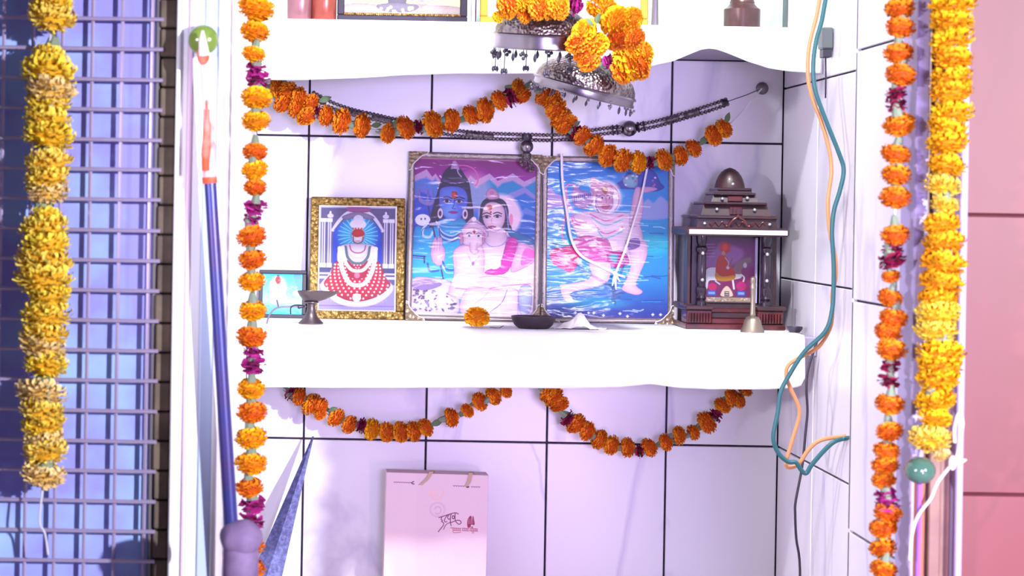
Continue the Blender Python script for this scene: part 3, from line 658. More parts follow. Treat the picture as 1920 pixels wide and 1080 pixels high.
# ------------------------------------------------------------------ prints drawn as flat colour grids
class Pic:
    def __init__(s, x0, y0, x1, y1, W):
        s.x0, s.y0, s.x1, s.y1 = x0, y0, x1, y1; s.W = W; s.H = int(round(W * (y1 - y0) / (x1 - x0)))
        gx = x0 + (np.arange(s.W) + .5) * (x1 - x0) / s.W; gy = y0 + (np.arange(s.H) + .5) * (y1 - y0) / s.H
        s.X, s.Y = np.meshgrid(gx, gy); s.px = (x1 - x0) / s.W; s.a = np.zeros((s.H, s.W, 3))
    def mix(s, m, c):
        m = np.clip(m, 0, 1)[..., None]; s.a = s.a * (1 - m) + np.array(c, float) * m
    def fill(s, c): s.a[:] = np.array(c, float)
    def vgrad(s, stops):
        ys = [q[0] for q in stops]
        for i in range(3): s.a[..., i] = np.interp(s.Y, ys, [q[1][i] for q in stops])
    def _sdf(s, pts):
        pts = np.array(pts, float); d = np.full(s.X.shape, 1e9); ins = np.zeros(s.X.shape, bool); n = len(pts)
        for i in range(n):
            ax, ay = pts[i]; bx, by = pts[(i + 1) % n]; ex, ey = bx - ax, by - ay; L2 = ex * ex + ey * ey + 1e-9
            t = np.clip(((s.X - ax) * ex + (s.Y - ay) * ey) / L2, 0, 1)
            d = np.minimum(d, (s.X - ax - ex * t) ** 2 + (s.Y - ay - ey * t) ** 2)
            if ay != by:
                c = ((ay > s.Y) != (by > s.Y)) & (s.X < ex * (s.Y - ay) / (by - ay) + ax); ins ^= c
        d = np.sqrt(d); return np.where(ins, -d, d)
    def poly(s, pts, c, al=1.0, soft=None, smooth=True):
        if smooth:
            q = [Vector((a, b, 0)) for a, b in pts]; q = q[-1:] + q + q[:2]
            o = spline(q, 5)[5:-5]; pts = [(v.x, v.y) for v in o][:-1]
        k = soft or s.px; d = s._sdf(pts)
        s.mix(np.clip(.5 - d / k, 0, 1) * al, c)
        if smooth and al == 1 and soft is None and s.W > 100:      # drawn contour and rounded modelling, as a colour print has
            dk = np.array(c, float) * np.array((.62, .52, .66))
            s.mix(np.where(d < 0, np.exp(d / (7 * s.px)) * .42, 0), dk); s.mix(np.clip(.5 - (abs(d) - .4 * s.px) / s.px, 0, 1) * .55, dk)
    def ell(s, cx, cy, rx, ry, c, al=1.0, soft=None, rot=0):
        ca, sa = math.cos(rot), math.sin(rot); dx, dy = s.X - cx, s.Y - cy
        u = (dx * ca + dy * sa) / rx; v = (-dx * sa + dy * ca) / ry; d = (np.sqrt(u * u + v * v) - 1) * min(rx, ry)
        s.mix(np.clip(.5 - d / (soft or s.px), 0, 1) * al, c)
    def ring(s, cx, cy, rx, ry, w, c, al=1.0, a0=-math.pi, a1=math.pi):
        u = (s.X - cx) / rx; v = (s.Y - cy) / ry; d = abs(np.sqrt(u * u + v * v) - 1) * min(rx, ry) - w / 2
        th = np.arctan2(v, u); s.mix(np.clip(.5 - d / s.px, 0, 1) * al * ((th >= a0) & (th <= a1)), c)
    def line(s, pts, w, c, al=1.0, smooth=True):
        if smooth and len(pts) > 2: pts = [(v.x, v.y) for v in spline([Vector((a, b, 0)) for a, b in pts], 5)]
        pts = np.array(pts, float); d = np.full(s.X.shape, 1e9)
        for i in range(len(pts) - 1):
            ax, ay = pts[i]; bx, by = pts[i + 1]; ex, ey = bx - ax, by - ay; L2 = ex * ex + ey * ey + 1e-9
            t = np.clip(((s.X - ax) * ex + (s.Y - ay) * ey) / L2, 0, 1)
            d = np.minimum(d, (s.X - ax - ex * t) ** 2 + (s.Y - ay - ey * t) ** 2)
        s.mix(np.clip(.5 - (np.sqrt(d) - w / 2) / s.px, 0, 1) * al, c)
    def rect(s, x0, y0, x1, y1, c, al=1.0): s.poly([(x0, y0), (x1, y0), (x1, y1), (x0, y1)], c, al, smooth=False)
    def noise(s, amp, scale=1):
        r = np.random.RandomState(3).randn(s.H, s.W); s.a = np.clip(s.a + r[..., None] * amp, 0, 255)
    def mesh(s, name, w, h, m, y=0.0):
        """plane w x h in the XZ plane, base at z=0"""
        xs = np.linspace(-w / 2, w / 2, s.W + 1); zs = np.linspace(h, 0, s.H + 1)
        GX, GZ = np.meshgrid(xs, zs); co = np.stack([GX, np.full_like(GX, y), GZ], -1).reshape(-1, 3)
        i = np.arange(s.H)[:, None] * (s.W + 1) + np.arange(s.W)[None]
        fc = np.stack([i, i + s.W + 1, i + s.W + 2, i + 1], -1).reshape(-1, 4)
        me = bpy.data.meshes.new(name); me.vertices.add(len(co)); me.vertices.foreach_set('co', co.ravel().astype(np.float32))
        me.loops.add(fc.size); me.loops.foreach_set('vertex_index', fc.ravel().astype(np.int32))
        me.polygons.add(len(fc)); me.polygons.foreach_set('loop_start', (np.arange(len(fc)) * 4).astype(np.int32))
        me.update(); me.validate()
        c = s.a / 255.0; c = np.where(c <= .04045, c / 12.92, ((c + .055) / 1.055) ** 2.4)
        at = me.color_attributes.new('col', 'FLOAT_COLOR', 'CORNER')
        cc = np.concatenate([np.repeat(c.reshape(-1, 3), 4, 0), np.ones((c.shape[0] * c.shape[1] * 4, 1))], 1)
        at.data.foreach_set('color', cc.astype(np.float32).ravel()); me.materials.append(m)
        return me

def draw_family():
    p = Pic(68, 55, 800, 1018, 210)
    p.vgrad([(55, (150, 44, 130)), (110, (156, 60, 150)), (190, (170, 100, 180)), (300, (120, 140, 210)), (520, (90, 150, 215)), (1018, (130, 160, 215))])
    for k, (pts, top, base) in enumerate([
        ([(60, 170), (140, 125), (175, 170), (195, 150), (240, 215), (300, 260), (60, 330)], (208, 178, 214), (110, 150, 216)),
        ([(350, 230), (405, 155), (440, 185), (520, 140), (570, 185), (600, 170), (660, 135), (730, 185), (800, 150), (800, 330), (350, 330)], (206, 180, 216), (70, 160, 210)),
        ([(560, 330), (640, 260), (735, 218), (800, 270), (800, 480), (560, 480)], (170, 170, 220), (80, 140, 214)),
        ([(60, 300), (110, 225), (170, 260), (210, 380), (60, 520)], (150, 150, 214), (100, 120, 204)),
        ([(660, 420), (740, 345), (800, 370), (800, 520), (660, 520)], (150, 170, 226), (70, 120, 200))]):
        p.poly(pts, top, smooth=False)
        lo = [(x, y + 38 + 10 * math.sin(x * .06)) for x, y in pts[:-1]] + [pts[-1]]
        p.poly(lo, base, .75, soft=14, smooth=False)
    p.ell(420, 250, 110, 130, (236, 200, 224), .5, soft=60)
    p.ell(590, 400, 128, 135, (250, 226, 240), .95, soft=26)
    p.ring(360, 175, 92, 80, 7, (226, 150, 196), 1, -2.0, .6)
    p.ring(205, 200, 34, 40, 7, (240, 230, 244), 1, -1.2, 1.5)
    # water / mat at the bottom
    for k in range(22):
        y = 470 + k * 26; p.line([(640, y), (710, y + 8 * math.sin(k)), (800, y + 5)], 5, (210, 224, 246), .6)
    # standing figure: hair, body
    p.poly([(240, 150), (262, 118), (300, 92), (345, 120), (372, 160), (398, 205), (412, 290), (428, 400), (410, 470), (360, 420), (230, 430), (190, 500), (165, 470), (178, 380), (205, 280), (222, 215)], (54, 34, 84))
    p.poly([(285, 120), (305, 66), (330, 90), (338, 135), (318, 160)], (210, 180, 214)); p.ell(308, 160, 48, 42, (44, 30, 74)); p.line([(243, 185), (300, 205), (368, 188)], 16, (96, 70, 124))
    p.line([(300, 75), (322, 105), (330, 140), (350, 165)], 9, (188, 170, 204))
    p.poly([(255, 430), (370, 430), (385, 520), (240, 520)], (84, 190, 226)); 
    p.poly([(68, 520), (150, 490), (235, 470), (380, 470), (470, 560), (480, 1018), (68, 1018)], (92, 190, 236))
    p.poly([(222, 255), (250, 232), (310, 226), (365, 240), (390, 285), (386, 350), (360, 405), (322, 438), (285, 436), (245, 400), (222, 340)], (150, 168, 236))
    p.ell(300, 385, 58, 46, (160, 196, 240), .7, soft=40); p.ell(345, 330, 26, 90, (104, 110, 196), .35, soft=30)
    for ex in (266, 340):
        p.poly([(ex - 24, 318), (ex, 307), (ex + 24, 318), (ex, 329)], (232, 226, 244)); p.ell(ex, 317, 10, 10, (34, 22, 60)); p.line([(ex - 30, 301), (ex, 290), (ex + 30, 300)], 7, (44, 30, 74)); p.line([(ex - 26, 315), (ex, 305), (ex + 26, 316)], 4, (40, 26, 70))
    p.line([(310, 310), (308, 345), (300, 362), (318, 364)], 4, (84, 84, 172)); p.poly([(278, 385), (306, 378), (336, 385), (306, 394)], (186, 104, 176))
    p.poly([(296, 262), (312, 258), (328, 270), (318, 302), (308, 302)], (196, 70, 40)); p.ell(306, 280, 14, 18, (200, 84, 50))
    for ex in (228, 378): p.ring(ex, 395, 12, 24, 8, (232, 214, 226))
    # necklaces, snake
    for k in range(4): p.line([(205 + 6 * k, 445 + 14 * k), (240, 505 + 14 * k), (300, 530 + 12 * k), (350, 505 + 12 * k)], 7, ((226, 220, 240), (112, 104, 160))[k % 2])
    p.ell(124, 438, 46, 36, (238, 238, 246)); p.ell(115, 432, 4, 6, (60, 50, 90)); p.ell(138, 430, 4, 6, (60, 50, 90))
    p.line([(150, 462), (125, 500), (130, 535), (170, 540), (185, 510)], 15, (206, 226, 240)); p.line([(170, 440), (150, 478), (122, 500), (120, 530)], 3, (70, 60, 120))
    p.line([(148, 330), (200, 540), (295, 985)], 8, (84, 64, 110)); p.poly([(100, 250), (112, 300), (140, 320), (152, 250), (160, 320), (185, 300), (180, 250), (190, 330), (150, 350), (96, 320)], (180, 176, 222))
    # raised hand
    p.poly([(182, 585), (196, 548), (206, 540), (212, 560), (220, 528), (230, 545), (240, 540), (248, 590), (262, 620), (258, 690), (225, 716), (190, 690), (176, 640)], (240, 214, 232))
    for x in (200, 215, 231): p.line([(x, 560), (x - 2, 625)], 2.5, (206, 160, 200))
    p.line([(160, 705), (175, 750), (225, 745)], 12, (70, 110, 180)); p.line([(250, 690), (275, 735), (318, 740)], 10, (70, 110, 180)); p.line([(250, 715), (272, 755), (312, 758)], 5, (226, 230, 246))
    p.line([(70, 658), (145, 662)], 7, (50, 60, 130)); p.line([(70, 672), (140, 676)], 5, (50, 60, 130)); p.line([(138, 660), (140, 700)], 8, (50, 60, 130))
    # lower robe, leopard cloth
    p.poly([(68, 810), (180, 790), (320, 830), (340, 1018), (68, 1018)], (226, 218, 232)); p.poly([(70, 815), (170, 800), (250, 830), (150, 870), (70, 850)], (150, 130, 176), .8)
    r = random.Random(4)
    for k in range(60):
        a, b = r.uniform(80, 335), r.uniform(860, 1000); p.ell(a, b, r.uniform(6, 12), r.uniform(4, 7), (74, 56, 96), .85, rot=r.uniform(-1, 1)); p.ell(a + 2, b, 4, 3, (170, 140, 170), .9)
    # woman
    p.poly([(468, 380), (476, 325), (505, 295), (555, 288), (610, 305), (635, 355), (640, 420), (660, 480), (640, 500), (480, 470)], (50, 32, 78))
    p.poly([(500, 270), (515, 240), (540, 232), (565, 250), (580, 290), (520, 300)], (226, 190, 214)); p.ell(536, 258, 16, 12, (200, 150, 190))
    p.poly([(500, 560), (505, 500), (610, 480), (640, 540), (700, 560), (800, 590), (800, 1018), (480, 1018), (470, 640)], (242, 222, 236))
    p.poly([(482, 400), (492, 345), (525, 318), (575, 322), (612, 355), (618, 420), (600, 470), (560, 500), (535, 496), (500, 460)], (246, 224, 236))
    p.ell(525, 350, 16, 16, (206, 110, 80)); p.ell(532, 378, 5, 6, (190, 40, 50))
    for ex, ey in ((508, 408), (572, 403)):
        p.poly([(ex - 20, ey + 2), (ex, ey - 9), (ex + 22, ey), (ex, ey + 9)], (240, 240, 250)); p.ell(ex, ey, 9, 9, (40, 26, 66)); p.line([(ex - 24, ey - 16), (ex, ey - 25), (ex + 26, ey - 16)], 6, (60, 30, 70)); p.line([(ex - 22, ey), (ex, ey - 10), (ex + 25, ey - 2)], 4, (50, 30, 70))
    p.line([(540, 415), (536, 440), (546, 446)], 3, (206, 160, 190)); p.poly([(515, 470), (540, 463), (566, 468), (542, 480)], (190, 60, 120))
    p.line([(620, 350), (632, 400), (640, 470)], 9, (160, 160, 214)); p.ell(655, 420, 12, 36, (240, 180, 206)); p.poly([(640, 480), (700, 500), (780, 530), (790, 570), (720, 560), (650, 520)], (110, 160, 200))
    p.poly([(640, 530), (700, 560), (640, 740), (520, 760), (510, 740), (590, 700), (620, 600)], (236, 130, 200)); p.poly([(710, 560), (800, 600), (800, 670), (730, 720), (660, 740), (680, 640)], (246, 210, 234)); p.poly([(740, 600), (800, 610), (800, 660), (720, 700)], (236, 140, 206), .8)
    for k in range(5): p.line([(645 + 14 * k, 545 + 8 * k), (610 + 12 * k, 650 + 10 * k), (560 + 12 * k, 745)], 2, (206, 90, 176), .7)
    p.line([(500, 560), (540, 590), (600, 580), (640, 540)], 6, (176, 170, 216)); p.ell(560, 690, 40, 38, (248, 230, 240))
    # child with elephant head
    p.poly([(360, 500), (380, 460), (425, 410), (450, 425), (500, 470), (520, 500), (500, 540), (350, 540)], (238, 216, 230)); 
    p.line([(360, 490), (390, 455), (430, 440), (480, 460), (510, 500)], 8, (180, 160, 200)); p.ell(432, 425, 14, 14, (250, 236, 244))
    p.poly([(310, 640), (350, 590), (430, 580), (490, 600), (500, 720), (490, 830), (520, 900), (300, 900), (320, 760)], (248, 220, 234))
    p.poly([(352, 530), (380, 490), (430, 475), (480, 490), (498, 530), (490, 575), (455, 600), (462, 625), (440, 640), (415, 625), (408, 590), (375, 580)], (250, 232, 240))
    p.poly([(346, 520), (364, 510), (372, 560), (360, 585), (348, 560)], (232, 190, 214)); p.poly([(486, 515), (500, 510), (500, 560), (486, 575)], (232, 190, 214))
    for ex in (405, 462): p.ell(ex, 525, 13, 8, (240, 236, 246)); p.ell(ex, 526, 7, 7, (60, 40, 80)); p.line([(ex - 16, 515), (ex, 508), (ex + 16, 514)], 4, (110, 80, 130))
    p.poly([(428, 498), (434, 490), (442, 500), (436, 514)], (222, 100, 60)); p.line([(412, 570), (412, 610), (430, 636), (460, 632), (466, 616)], 4, (206, 160, 200)); p.line([(455, 570), (450, 606), (440, 612)], 3, (214, 170, 206))
    p.line([(400, 640), (430, 690), (470, 650)], 4, (190, 160, 200)); p.ell(432, 695, 9, 14, (170, 140, 190))
    p.poly([(320, 780), (420, 740), (520, 770), (640, 760), (640, 820), (470, 850), (330, 850)], (248, 216, 232), .9); p.line([(470, 780), (560, 770), (640, 780)], 3, (200, 150, 190)); p.line([(330, 850), (470, 855), (640, 826), (780, 810)], 5, (200, 120, 190), .8)
    p.poly([(400, 850), (560, 850), (700, 850), (710, 1018), (380, 1018)], (240, 218, 236)); p.line([(640, 850), (610, 930), (540, 990)], 4, (110, 90, 150)); p.line([(540, 850), (500, 900), (450, 940)], 3, (190, 160, 200)); p.line([(706, 850), (708, 1018)], 5, (160, 170, 220))
    p.poly([(715, 840), (785, 830), (780, 980), (720, 990)], (206, 216, 240))
    r = random.Random(9)
    for k in range(26):
        y = 600 + k * 16; x = r.uniform(300, 640); p.line([(x, y), (x + 60, y + r.uniform(-6, 6)), (x + 130, y + r.uniform(-8, 8))], 2.5, (206, 170, 210), .5)
    p.rect(68, 55, 800, 62, (200, 150, 190)); p.rect(68, 1004, 800, 1018, (230, 224, 240))
    p.a = 255 * (p.a / 255) ** 1.3; p.noise(2.5); return p

def draw_warrior():
    p = Pic(78, 92, 785, 1018, 205)
    p.vgrad([(92, (40, 120, 210)), (230, (60, 150, 224)), (330, (120, 170, 226)), (450, (90, 170, 220)), (600, (64, 160, 214)), (800, (56, 140, 200)), (930, (60, 100, 174)), (1018, (80, 80, 150))])
    for pts, c in (([(60, 420), (80, 240), (130, 280), (190, 310), (240, 420)], (190, 170, 220)), ([(600, 420), (660, 310), (700, 330), (740, 290), (790, 340), (790, 420)], (170, 180, 226)), ([(60, 400), (150, 360), (230, 400), (230, 470), (60, 470)], (130, 170, 224))): p.poly(pts, c, soft=12)
    r = random.Random(12)
    for k in range(70):
        y = r.uniform(440, 990); x = r.uniform(60, 760); p.line([(x, y), (x + 40, y + r.uniform(-7, 7)), (x + r.uniform(60, 130), y + r.uniform(-6, 10))], r.uniform(3, 7), ((220, 236, 250), (40, 70, 150), (110, 200, 226), (60, 60, 140))[k % 4], .75)
    p.ell(330, 560, 190, 26, (110, 210, 220), .5, soft=20); p.ell(690, 580, 120, 60, (130, 220, 226), .7, soft=40); p.ell(360, 930, 180, 34, (80, 180, 200), .6, soft=24)
    # carried mountain
    p.poly([(470, 240), (520, 190), (550, 150), (590, 160), (640, 130), (700, 140), (740, 210), (760, 240), (700, 262), (600, 250)], (96, 110, 190)); p.poly([(520, 195), (555, 165), (600, 165), (600, 235), (540, 235)], (160, 200, 220)); p.poly([(620, 240), (690, 236), (720, 250), (640, 272)], (226, 190, 220))
    for k in range(14): p.ell(r.uniform(510, 730), r.uniform(170, 235), 7, 6, ((226, 220, 240), (190, 120, 180), (90, 150, 160))[k % 3])
    # halo and figure
    p.ell(420, 300, 92, 105, (246, 226, 240), .95, soft=22); p.ring(420, 310, 78, 90, 4, (190, 110, 150), 1, -1.7, .9)
    p.line([(190, 580), (165, 520), (180, 440), (200, 330), (185, 260), (205, 225), (240, 230)], 12, (206, 150, 190)); p.ring(300, 255, 44, 50, 8, (210, 160, 196), 1, -3.1, -1.2)
    p.poly([(228, 250), (250, 228), (275, 262), (320, 270), (348, 300), (335, 345), (290, 372), (240, 350), (222, 310)], (196, 160, 206))
    for k in range(9): p.line([(236 + 12 * k, 300 - 3 * k), (240 + 11 * k, 330 - 4 * k)], 6, (80, 84, 160))
    p.poly([(330, 220), (350, 188), (390, 205), (440, 215), (466, 260), (450, 290), (360, 300), (340, 270)], (226, 180, 206)); p.ell(345, 190, 14, 10, (220, 160, 190))
    p.poly([(366, 290), (380, 255), (430, 250), (458, 285), (462, 350), (430, 385), (395, 382), (368, 350)], (226, 178, 206)); p.poly([(396, 250), (414, 236), (432, 252), (418, 280)], (196, 120, 60))
    for ex in (400, 442): p.ell(ex, 302, 11, 7, (240, 230, 244)); p.ell(ex, 303, 6, 6, (70, 40, 80)); p.line([(ex - 16, 292), (ex, 286), (ex + 14, 292)], 4, (90, 50, 90))
    p.line([(420, 300), (424, 330), (414, 336)], 3, (170, 100, 150)); p.poly([(392, 352), (420, 340), (446, 350), (420, 374)], (214, 130, 170)); p.line([(396, 356), (440, 356)], 3, (150, 60, 110)); p.line([(366, 290), (362, 350), (380, 390)], 6, (110, 80, 140))
    p.poly([(215, 440), (260, 395), (340, 385), (430, 400), (520, 390), (600, 430), (640, 540), (620, 660), (560, 700), (340, 690), (280, 600), (250, 520)], (244, 220, 236))
    p.poly([(590, 250), (625, 245), (640, 330), (620, 450), (560, 470), (570, 360)], (240, 206, 226)); p.line([(220, 420), (235, 455), (290, 475)], 8, (226, 120, 180)); p.line([(230, 410), (250, 445), (310, 455)], 5, (226, 120, 180))
    for k in range(5): p.line([(330 + 10 * k, 400 + 22 * k), (420, 440 + 26 * k), (520, 405 + 24 * k)], 8, ((226, 140, 190), (150, 200, 210), (250, 236, 244))[k % 3])
    p.poly([(100, 620), (170, 600), (240, 590), (275, 650), (230, 745), (170, 730), (110, 690)], (232, 90, 150)); p.poly([(130, 630), (190, 640), (230, 700), (180, 700)], (246, 170, 206), .8)
    p.poly([(230, 560), (300, 530), (380, 540), (440, 560), (460, 680), (340, 690), (270, 640)], (226, 130, 190)); p.poly([(430, 640), (520, 620), (560, 690), (470, 720)], (200, 90, 160)); p.poly([(440, 650), (490, 640), (480, 690)], (110, 190, 210))
    p.poly([(330, 690), (440, 690), (450, 760), (410, 820), (250, 860), (215, 880), (240, 920), (190, 920), (160, 850), (200, 820), (300, 800), (340, 760)], (246, 214, 232))
    p.poly([(560, 590), (650, 560), (665, 640), (620, 760), (600, 820), (640, 860), (600, 880), (520, 850), (540, 800), (570, 700)], (246, 214, 232)); p.poly([(540, 560), (610, 540), (620, 590), (560, 610)], (110, 80, 150), .8)
    p.line([(160, 830), (220, 826)], 8, (226, 200, 160)); p.line([(530, 810), (600, 812)], 8, (226, 200, 160))
    for k in range(22): 
        y = 345 + k * 22; x = r.uniform(330, 460); p.line([(x, y), (x + 90, y + r.uniform(-8, 12)), (x + 230, y + r.uniform(0, 26))], 5, (250, 246, 252), .75)  # white streaks: reflections of the plastic drawn into the print colour
    for x, y in ((175, 1000), (248, 988), (325, 990), (355, 990), (412, 1004), (508, 992), (552, 1008), (700, 996), (745, 996)):
        p.ell(x, y, 9, 5, (236, 236, 246)); p.ell(x, y, 4, 9, (236, 236, 246))
    p.a = 255 * (p.a / 255) ** 1.12; p.noise(2.5); return p

def draw_idol():
    p = Pic(490, 110, 1065, 938, 135)
    p.fill((210, 206, 226)); p.rect(500, 120, 1060, 600, (112, 104, 146))
    p.poly([(590, 560), (592, 300), (640, 250), (780, 190), (920, 250), (962, 310), (965, 560)], (60, 90, 200), smooth=False); p.ell(780, 340, 140, 170, (90, 200, 236), .9, soft=70)
    for k in range(26):
        a = 2 * math.pi * k / 26; p.line([(780 + 60 * math.cos(a), 340 + 60 * math.sin(a)), (780 + 150 * math.cos(a), 340 + 150 * math.sin(a))], 7, (206, 240, 250), .75, False)
    p.line([(590, 300), (640, 220), (700, 160), (780, 140), (860, 160), (920, 220), (965, 300)], 26, (226, 222, 238)); p.line([(600, 300), (650, 235), (710, 180), (780, 165), (850, 180), (910, 235), (955, 300)], 5, (90, 80, 130)); p.poly([(690, 118), (870, 118), (850, 150), (720, 150)], (190, 120, 170)); p.poly([(660, 190), (780, 150), (900, 190), (860, 210), (780, 190), (700, 215)], (170, 160, 190))
    for x in (520, 565, 990, 1035): p.rect(x - 13, 220, x + 13, 590, (226, 224, 240)); p.rect(x - 4, 225, x + 3, 585, (120, 112, 160)); p.rect(x - 22, 205, x + 22, 235, (240, 238, 248)); p.rect(x - 20, 565, x + 20, 600, (240, 238, 248))
    for x in (570, 990): p.ell(x, 185, 24, 18, (226, 222, 240)); p.ell(x, 160, 8, 14, (236, 232, 246))
    p.rect(490, 600, 1065, 640, (84, 84, 130)); p.rect(490, 655, 1065, 668, (90, 90, 130)); p.rect(490, 690, 1065, 735, (110, 104, 150)); p.rect(490, 740, 1065, 938, (170, 160, 214)); p.line([(490, 905), (1065, 905)], 5, (120, 110, 170), 1, False)
    # skirt
    p.poly([(620, 560), (700, 520), (860, 520), (940, 560), (1000, 680), (1056, 750), (1020, 820), (920, 890), (780, 915), (640, 890), (540, 810), (500, 745), (560, 660)], (250, 244, 248))
    p.poly([(615, 555), (700, 510), (860, 510), (945, 555), (990, 670), (1030, 735), (960, 810), (860, 855), (780, 868), (690, 855), (590, 800), (530, 730), (575, 655)], (198, 32, 66))
    r = random.Random(2)
    for j in range(11):
        for k in range(-8, 9):
            y = 575 + j * 27; x = 780 + (k + .5 * (j % 2)) * (24 + j * 2.4)
            if abs(x - 780) < 165 + (y - 560) * .42 and y < 850 - (x - 780) ** 2 / 900: p.ell(x, y, 8, 8.5, (250, 236, 240))
    # torso, arms, head
    p.poly([(640, 440), (700, 410), (860, 410), (920, 440), (930, 520), (900, 560), (660, 560), (625, 520)], (246, 242, 248)); p.poly([(700, 540), (780, 610), (860, 540), (840, 660), (780, 690), (720, 660)], (198, 50, 84))
    p.poly([(735, 300), (780, 285), (825, 300), (822, 380), (790, 408), (765, 408), (738, 380)], (250, 244, 246)); p.poly([(735, 330), (748, 300), (780, 288), (815, 300), (826, 335), (790, 350), (760, 350)], (226, 70, 50)); p.ell(780, 250, 62, 40, (244, 236, 246)); p.ell(782, 215, 40, 40, (236, 228, 240), .9)
    for x in (742, 762, 784, 806): p.ell(x, 285, 7, 8, (214, 110, 110))
    p.line([(744, 350), (750, 390), (780, 402), (812, 388), (820, 350)], 8, (110, 90, 110)); p.line([(765, 385), (795, 385)], 5, (190, 90, 100))
    for k, (w, d, c) in enumerate(((60, 60, (190, 110, 150)), (82, 100, (226, 218, 230)), (92, 145, (110, 130, 140)), (112, 205, (246, 240, 246)), (136, 320, (250, 244, 250)))):
        p.line([(780 - w, 420 + k * 6), (780 - w * .85, 420 + d * .6), (780 - w * .45, 420 + d * .93), (780, 420 + d), (780 + w * .45, 420 + d * .93), (780 + w * .85, 420 + d * .6), (780 + w, 420 + k * 6)], 9 + k * 6, c)
    for k in range(26):
        a = math.pi * (k + .5) / 26; p.ell(780 + 128 * math.cos(a), 520 + 215 * math.sin(a), 5, 5, (226, 180, 206))
    p.ell(778, 838, 32, 34, (246, 236, 240)); p.ell(778, 660, 22, 24, (240, 150, 170))
    for k in range(20): x = 560 + k * 23; y = 860 + 40 * (1 - ((x - 780) / 230) ** 2); p.line([(x, y - 18), (x + 4, y)], 3, (206, 190, 160), .7, False)
    p.a = 255 * (p.a / 255) ** 1.25; p.noise(2); return p

def draw_rider():
    p = Pic(75, 40, 780, 1005, 92)
    p.vgrad([(40, (70, 34, 74)), (200, (110, 46, 110)), (420, (120, 66, 120)), (600, (130, 30, 100)), (900, (110, 40, 80)), (1005, (120, 96, 90))])
    p.poly([(75, 400), (240, 200), (300, 130), (420, 150), (620, 230), (560, 400), (250, 500), (75, 480)], (156, 110, 170), .8, soft=60)
    for k in range(5): p.line([(100, 150 + k * 45), (220, 145 + k * 45)], 14, (186, 150, 176), .6, False)
    p.ell(365, 190, 70, 80, (190, 40, 46), 1, soft=60); p.ell(365, 190, 44, 54, (232, 54, 36), 1, soft=30)
    p.poly([(90, 560), (140, 500), (260, 490), (540, 520), (600, 580), (590, 640), (440, 670), (260, 680), (150, 690), (130, 800), (105, 790), (100, 640)], (226, 226, 232)); p.poly([(480, 560), (520, 430), (620, 360), (720, 330), (740, 400), (680, 420), (600, 520), (600, 580)], (130, 100, 110)); p.ell(650, 450, 26, 40, (190, 190, 214)); p.line([(110, 530), (85, 600), (95, 760)], 12, (210, 206, 220))
    p.line([(480, 660), (500, 800)], 26, (230, 226, 234)); p.line([(600, 590), (640, 630), (625, 700)], 22, (230, 226, 234)); p.line([(240, 690), (300, 735)], 20, (214, 206, 220))
    p.poly([(250, 400), (280, 320), (340, 300), (400, 340), (430, 420), (500, 540), (510, 630), (400, 660), (270, 660), (240, 560)], (186, 66, 56)); p.poly([(240, 560), (330, 620), (500, 600), (500, 660), (380, 690), (250, 670)], (200, 140, 60)); p.ell(345, 275, 26, 34, (190, 140, 120)); p.line([(370, 340), (420, 420), (400, 480)], 16, (190, 160, 200)); p.ell(410, 490, 24, 22, (210, 200, 226)); p.line([(470, 350), (440, 430)], 8, (60, 40, 70))
    p.ell(200, 780, 60, 60, (190, 30, 96)); p.ell(600, 760, 70, 70, (180, 30, 110)); p.rect(130, 830, 250, 905, (70, 100, 200)); p.rect(545, 830, 660, 905, (70, 100, 200)); p.rect(145, 850, 235, 885, (150, 176, 230)); p.rect(560, 850, 645, 885, (150, 176, 230))
    p.poly([(320, 910), (340, 820), (400, 760), (460, 820), (480, 910)], (232, 206, 190)); p.rect(370, 840, 435, 915, (70, 50, 50)); p.rect(378, 852, 428, 866, (220, 214, 210)); p.rect(378, 884, 428, 896, (220, 214, 210)); p.rect(75, 930, 780, 990, (176, 160, 140))
    r = random.Random(8)
    for k in range(30): p.ell(r.uniform(110, 680), r.uniform(935, 985), 14, 10, ((226, 220, 216), (150, 130, 90), (210, 180, 150))[k % 3])
    p.noise(3); return p

def draw_small():
    p = Pic(30, 640, 372, 960, 80)
    p.vgrad([(640, (84, 206, 226)), (760, (130, 222, 230)), (860, (180, 232, 236)), (960, (70, 180, 220))])
    p.ell(160, 740, 70, 80, (226, 240, 240), .9, soft=30); p.ell(160, 690, 24, 30, (206, 40, 46), 1, soft=10); p.ell(160, 655, 14, 9, (60, 90, 110)); p.poly([(110, 760), (160, 720), (210, 760), (230, 860), (100, 870)], (232, 240, 240))
    p.poly([(290, 650), (360, 650), (368, 800), (330, 760)], (110, 150, 226), .8); p.ell(320, 790, 30, 26, (220, 240, 240))
    r = random.Random(6)
    for k in range(22): a, b = r.uniform(40, 350), r.uniform(660, 950); p.line([(a, b), (a + r.uniform(-20, 30), b + r.uniform(-20, 30)), (a + r.uniform(10, 40), b + r.uniform(-6, 20))], 4, ((70, 130, 160), (240, 250, 250))[k % 2], .6)
    p.noise(2); return p

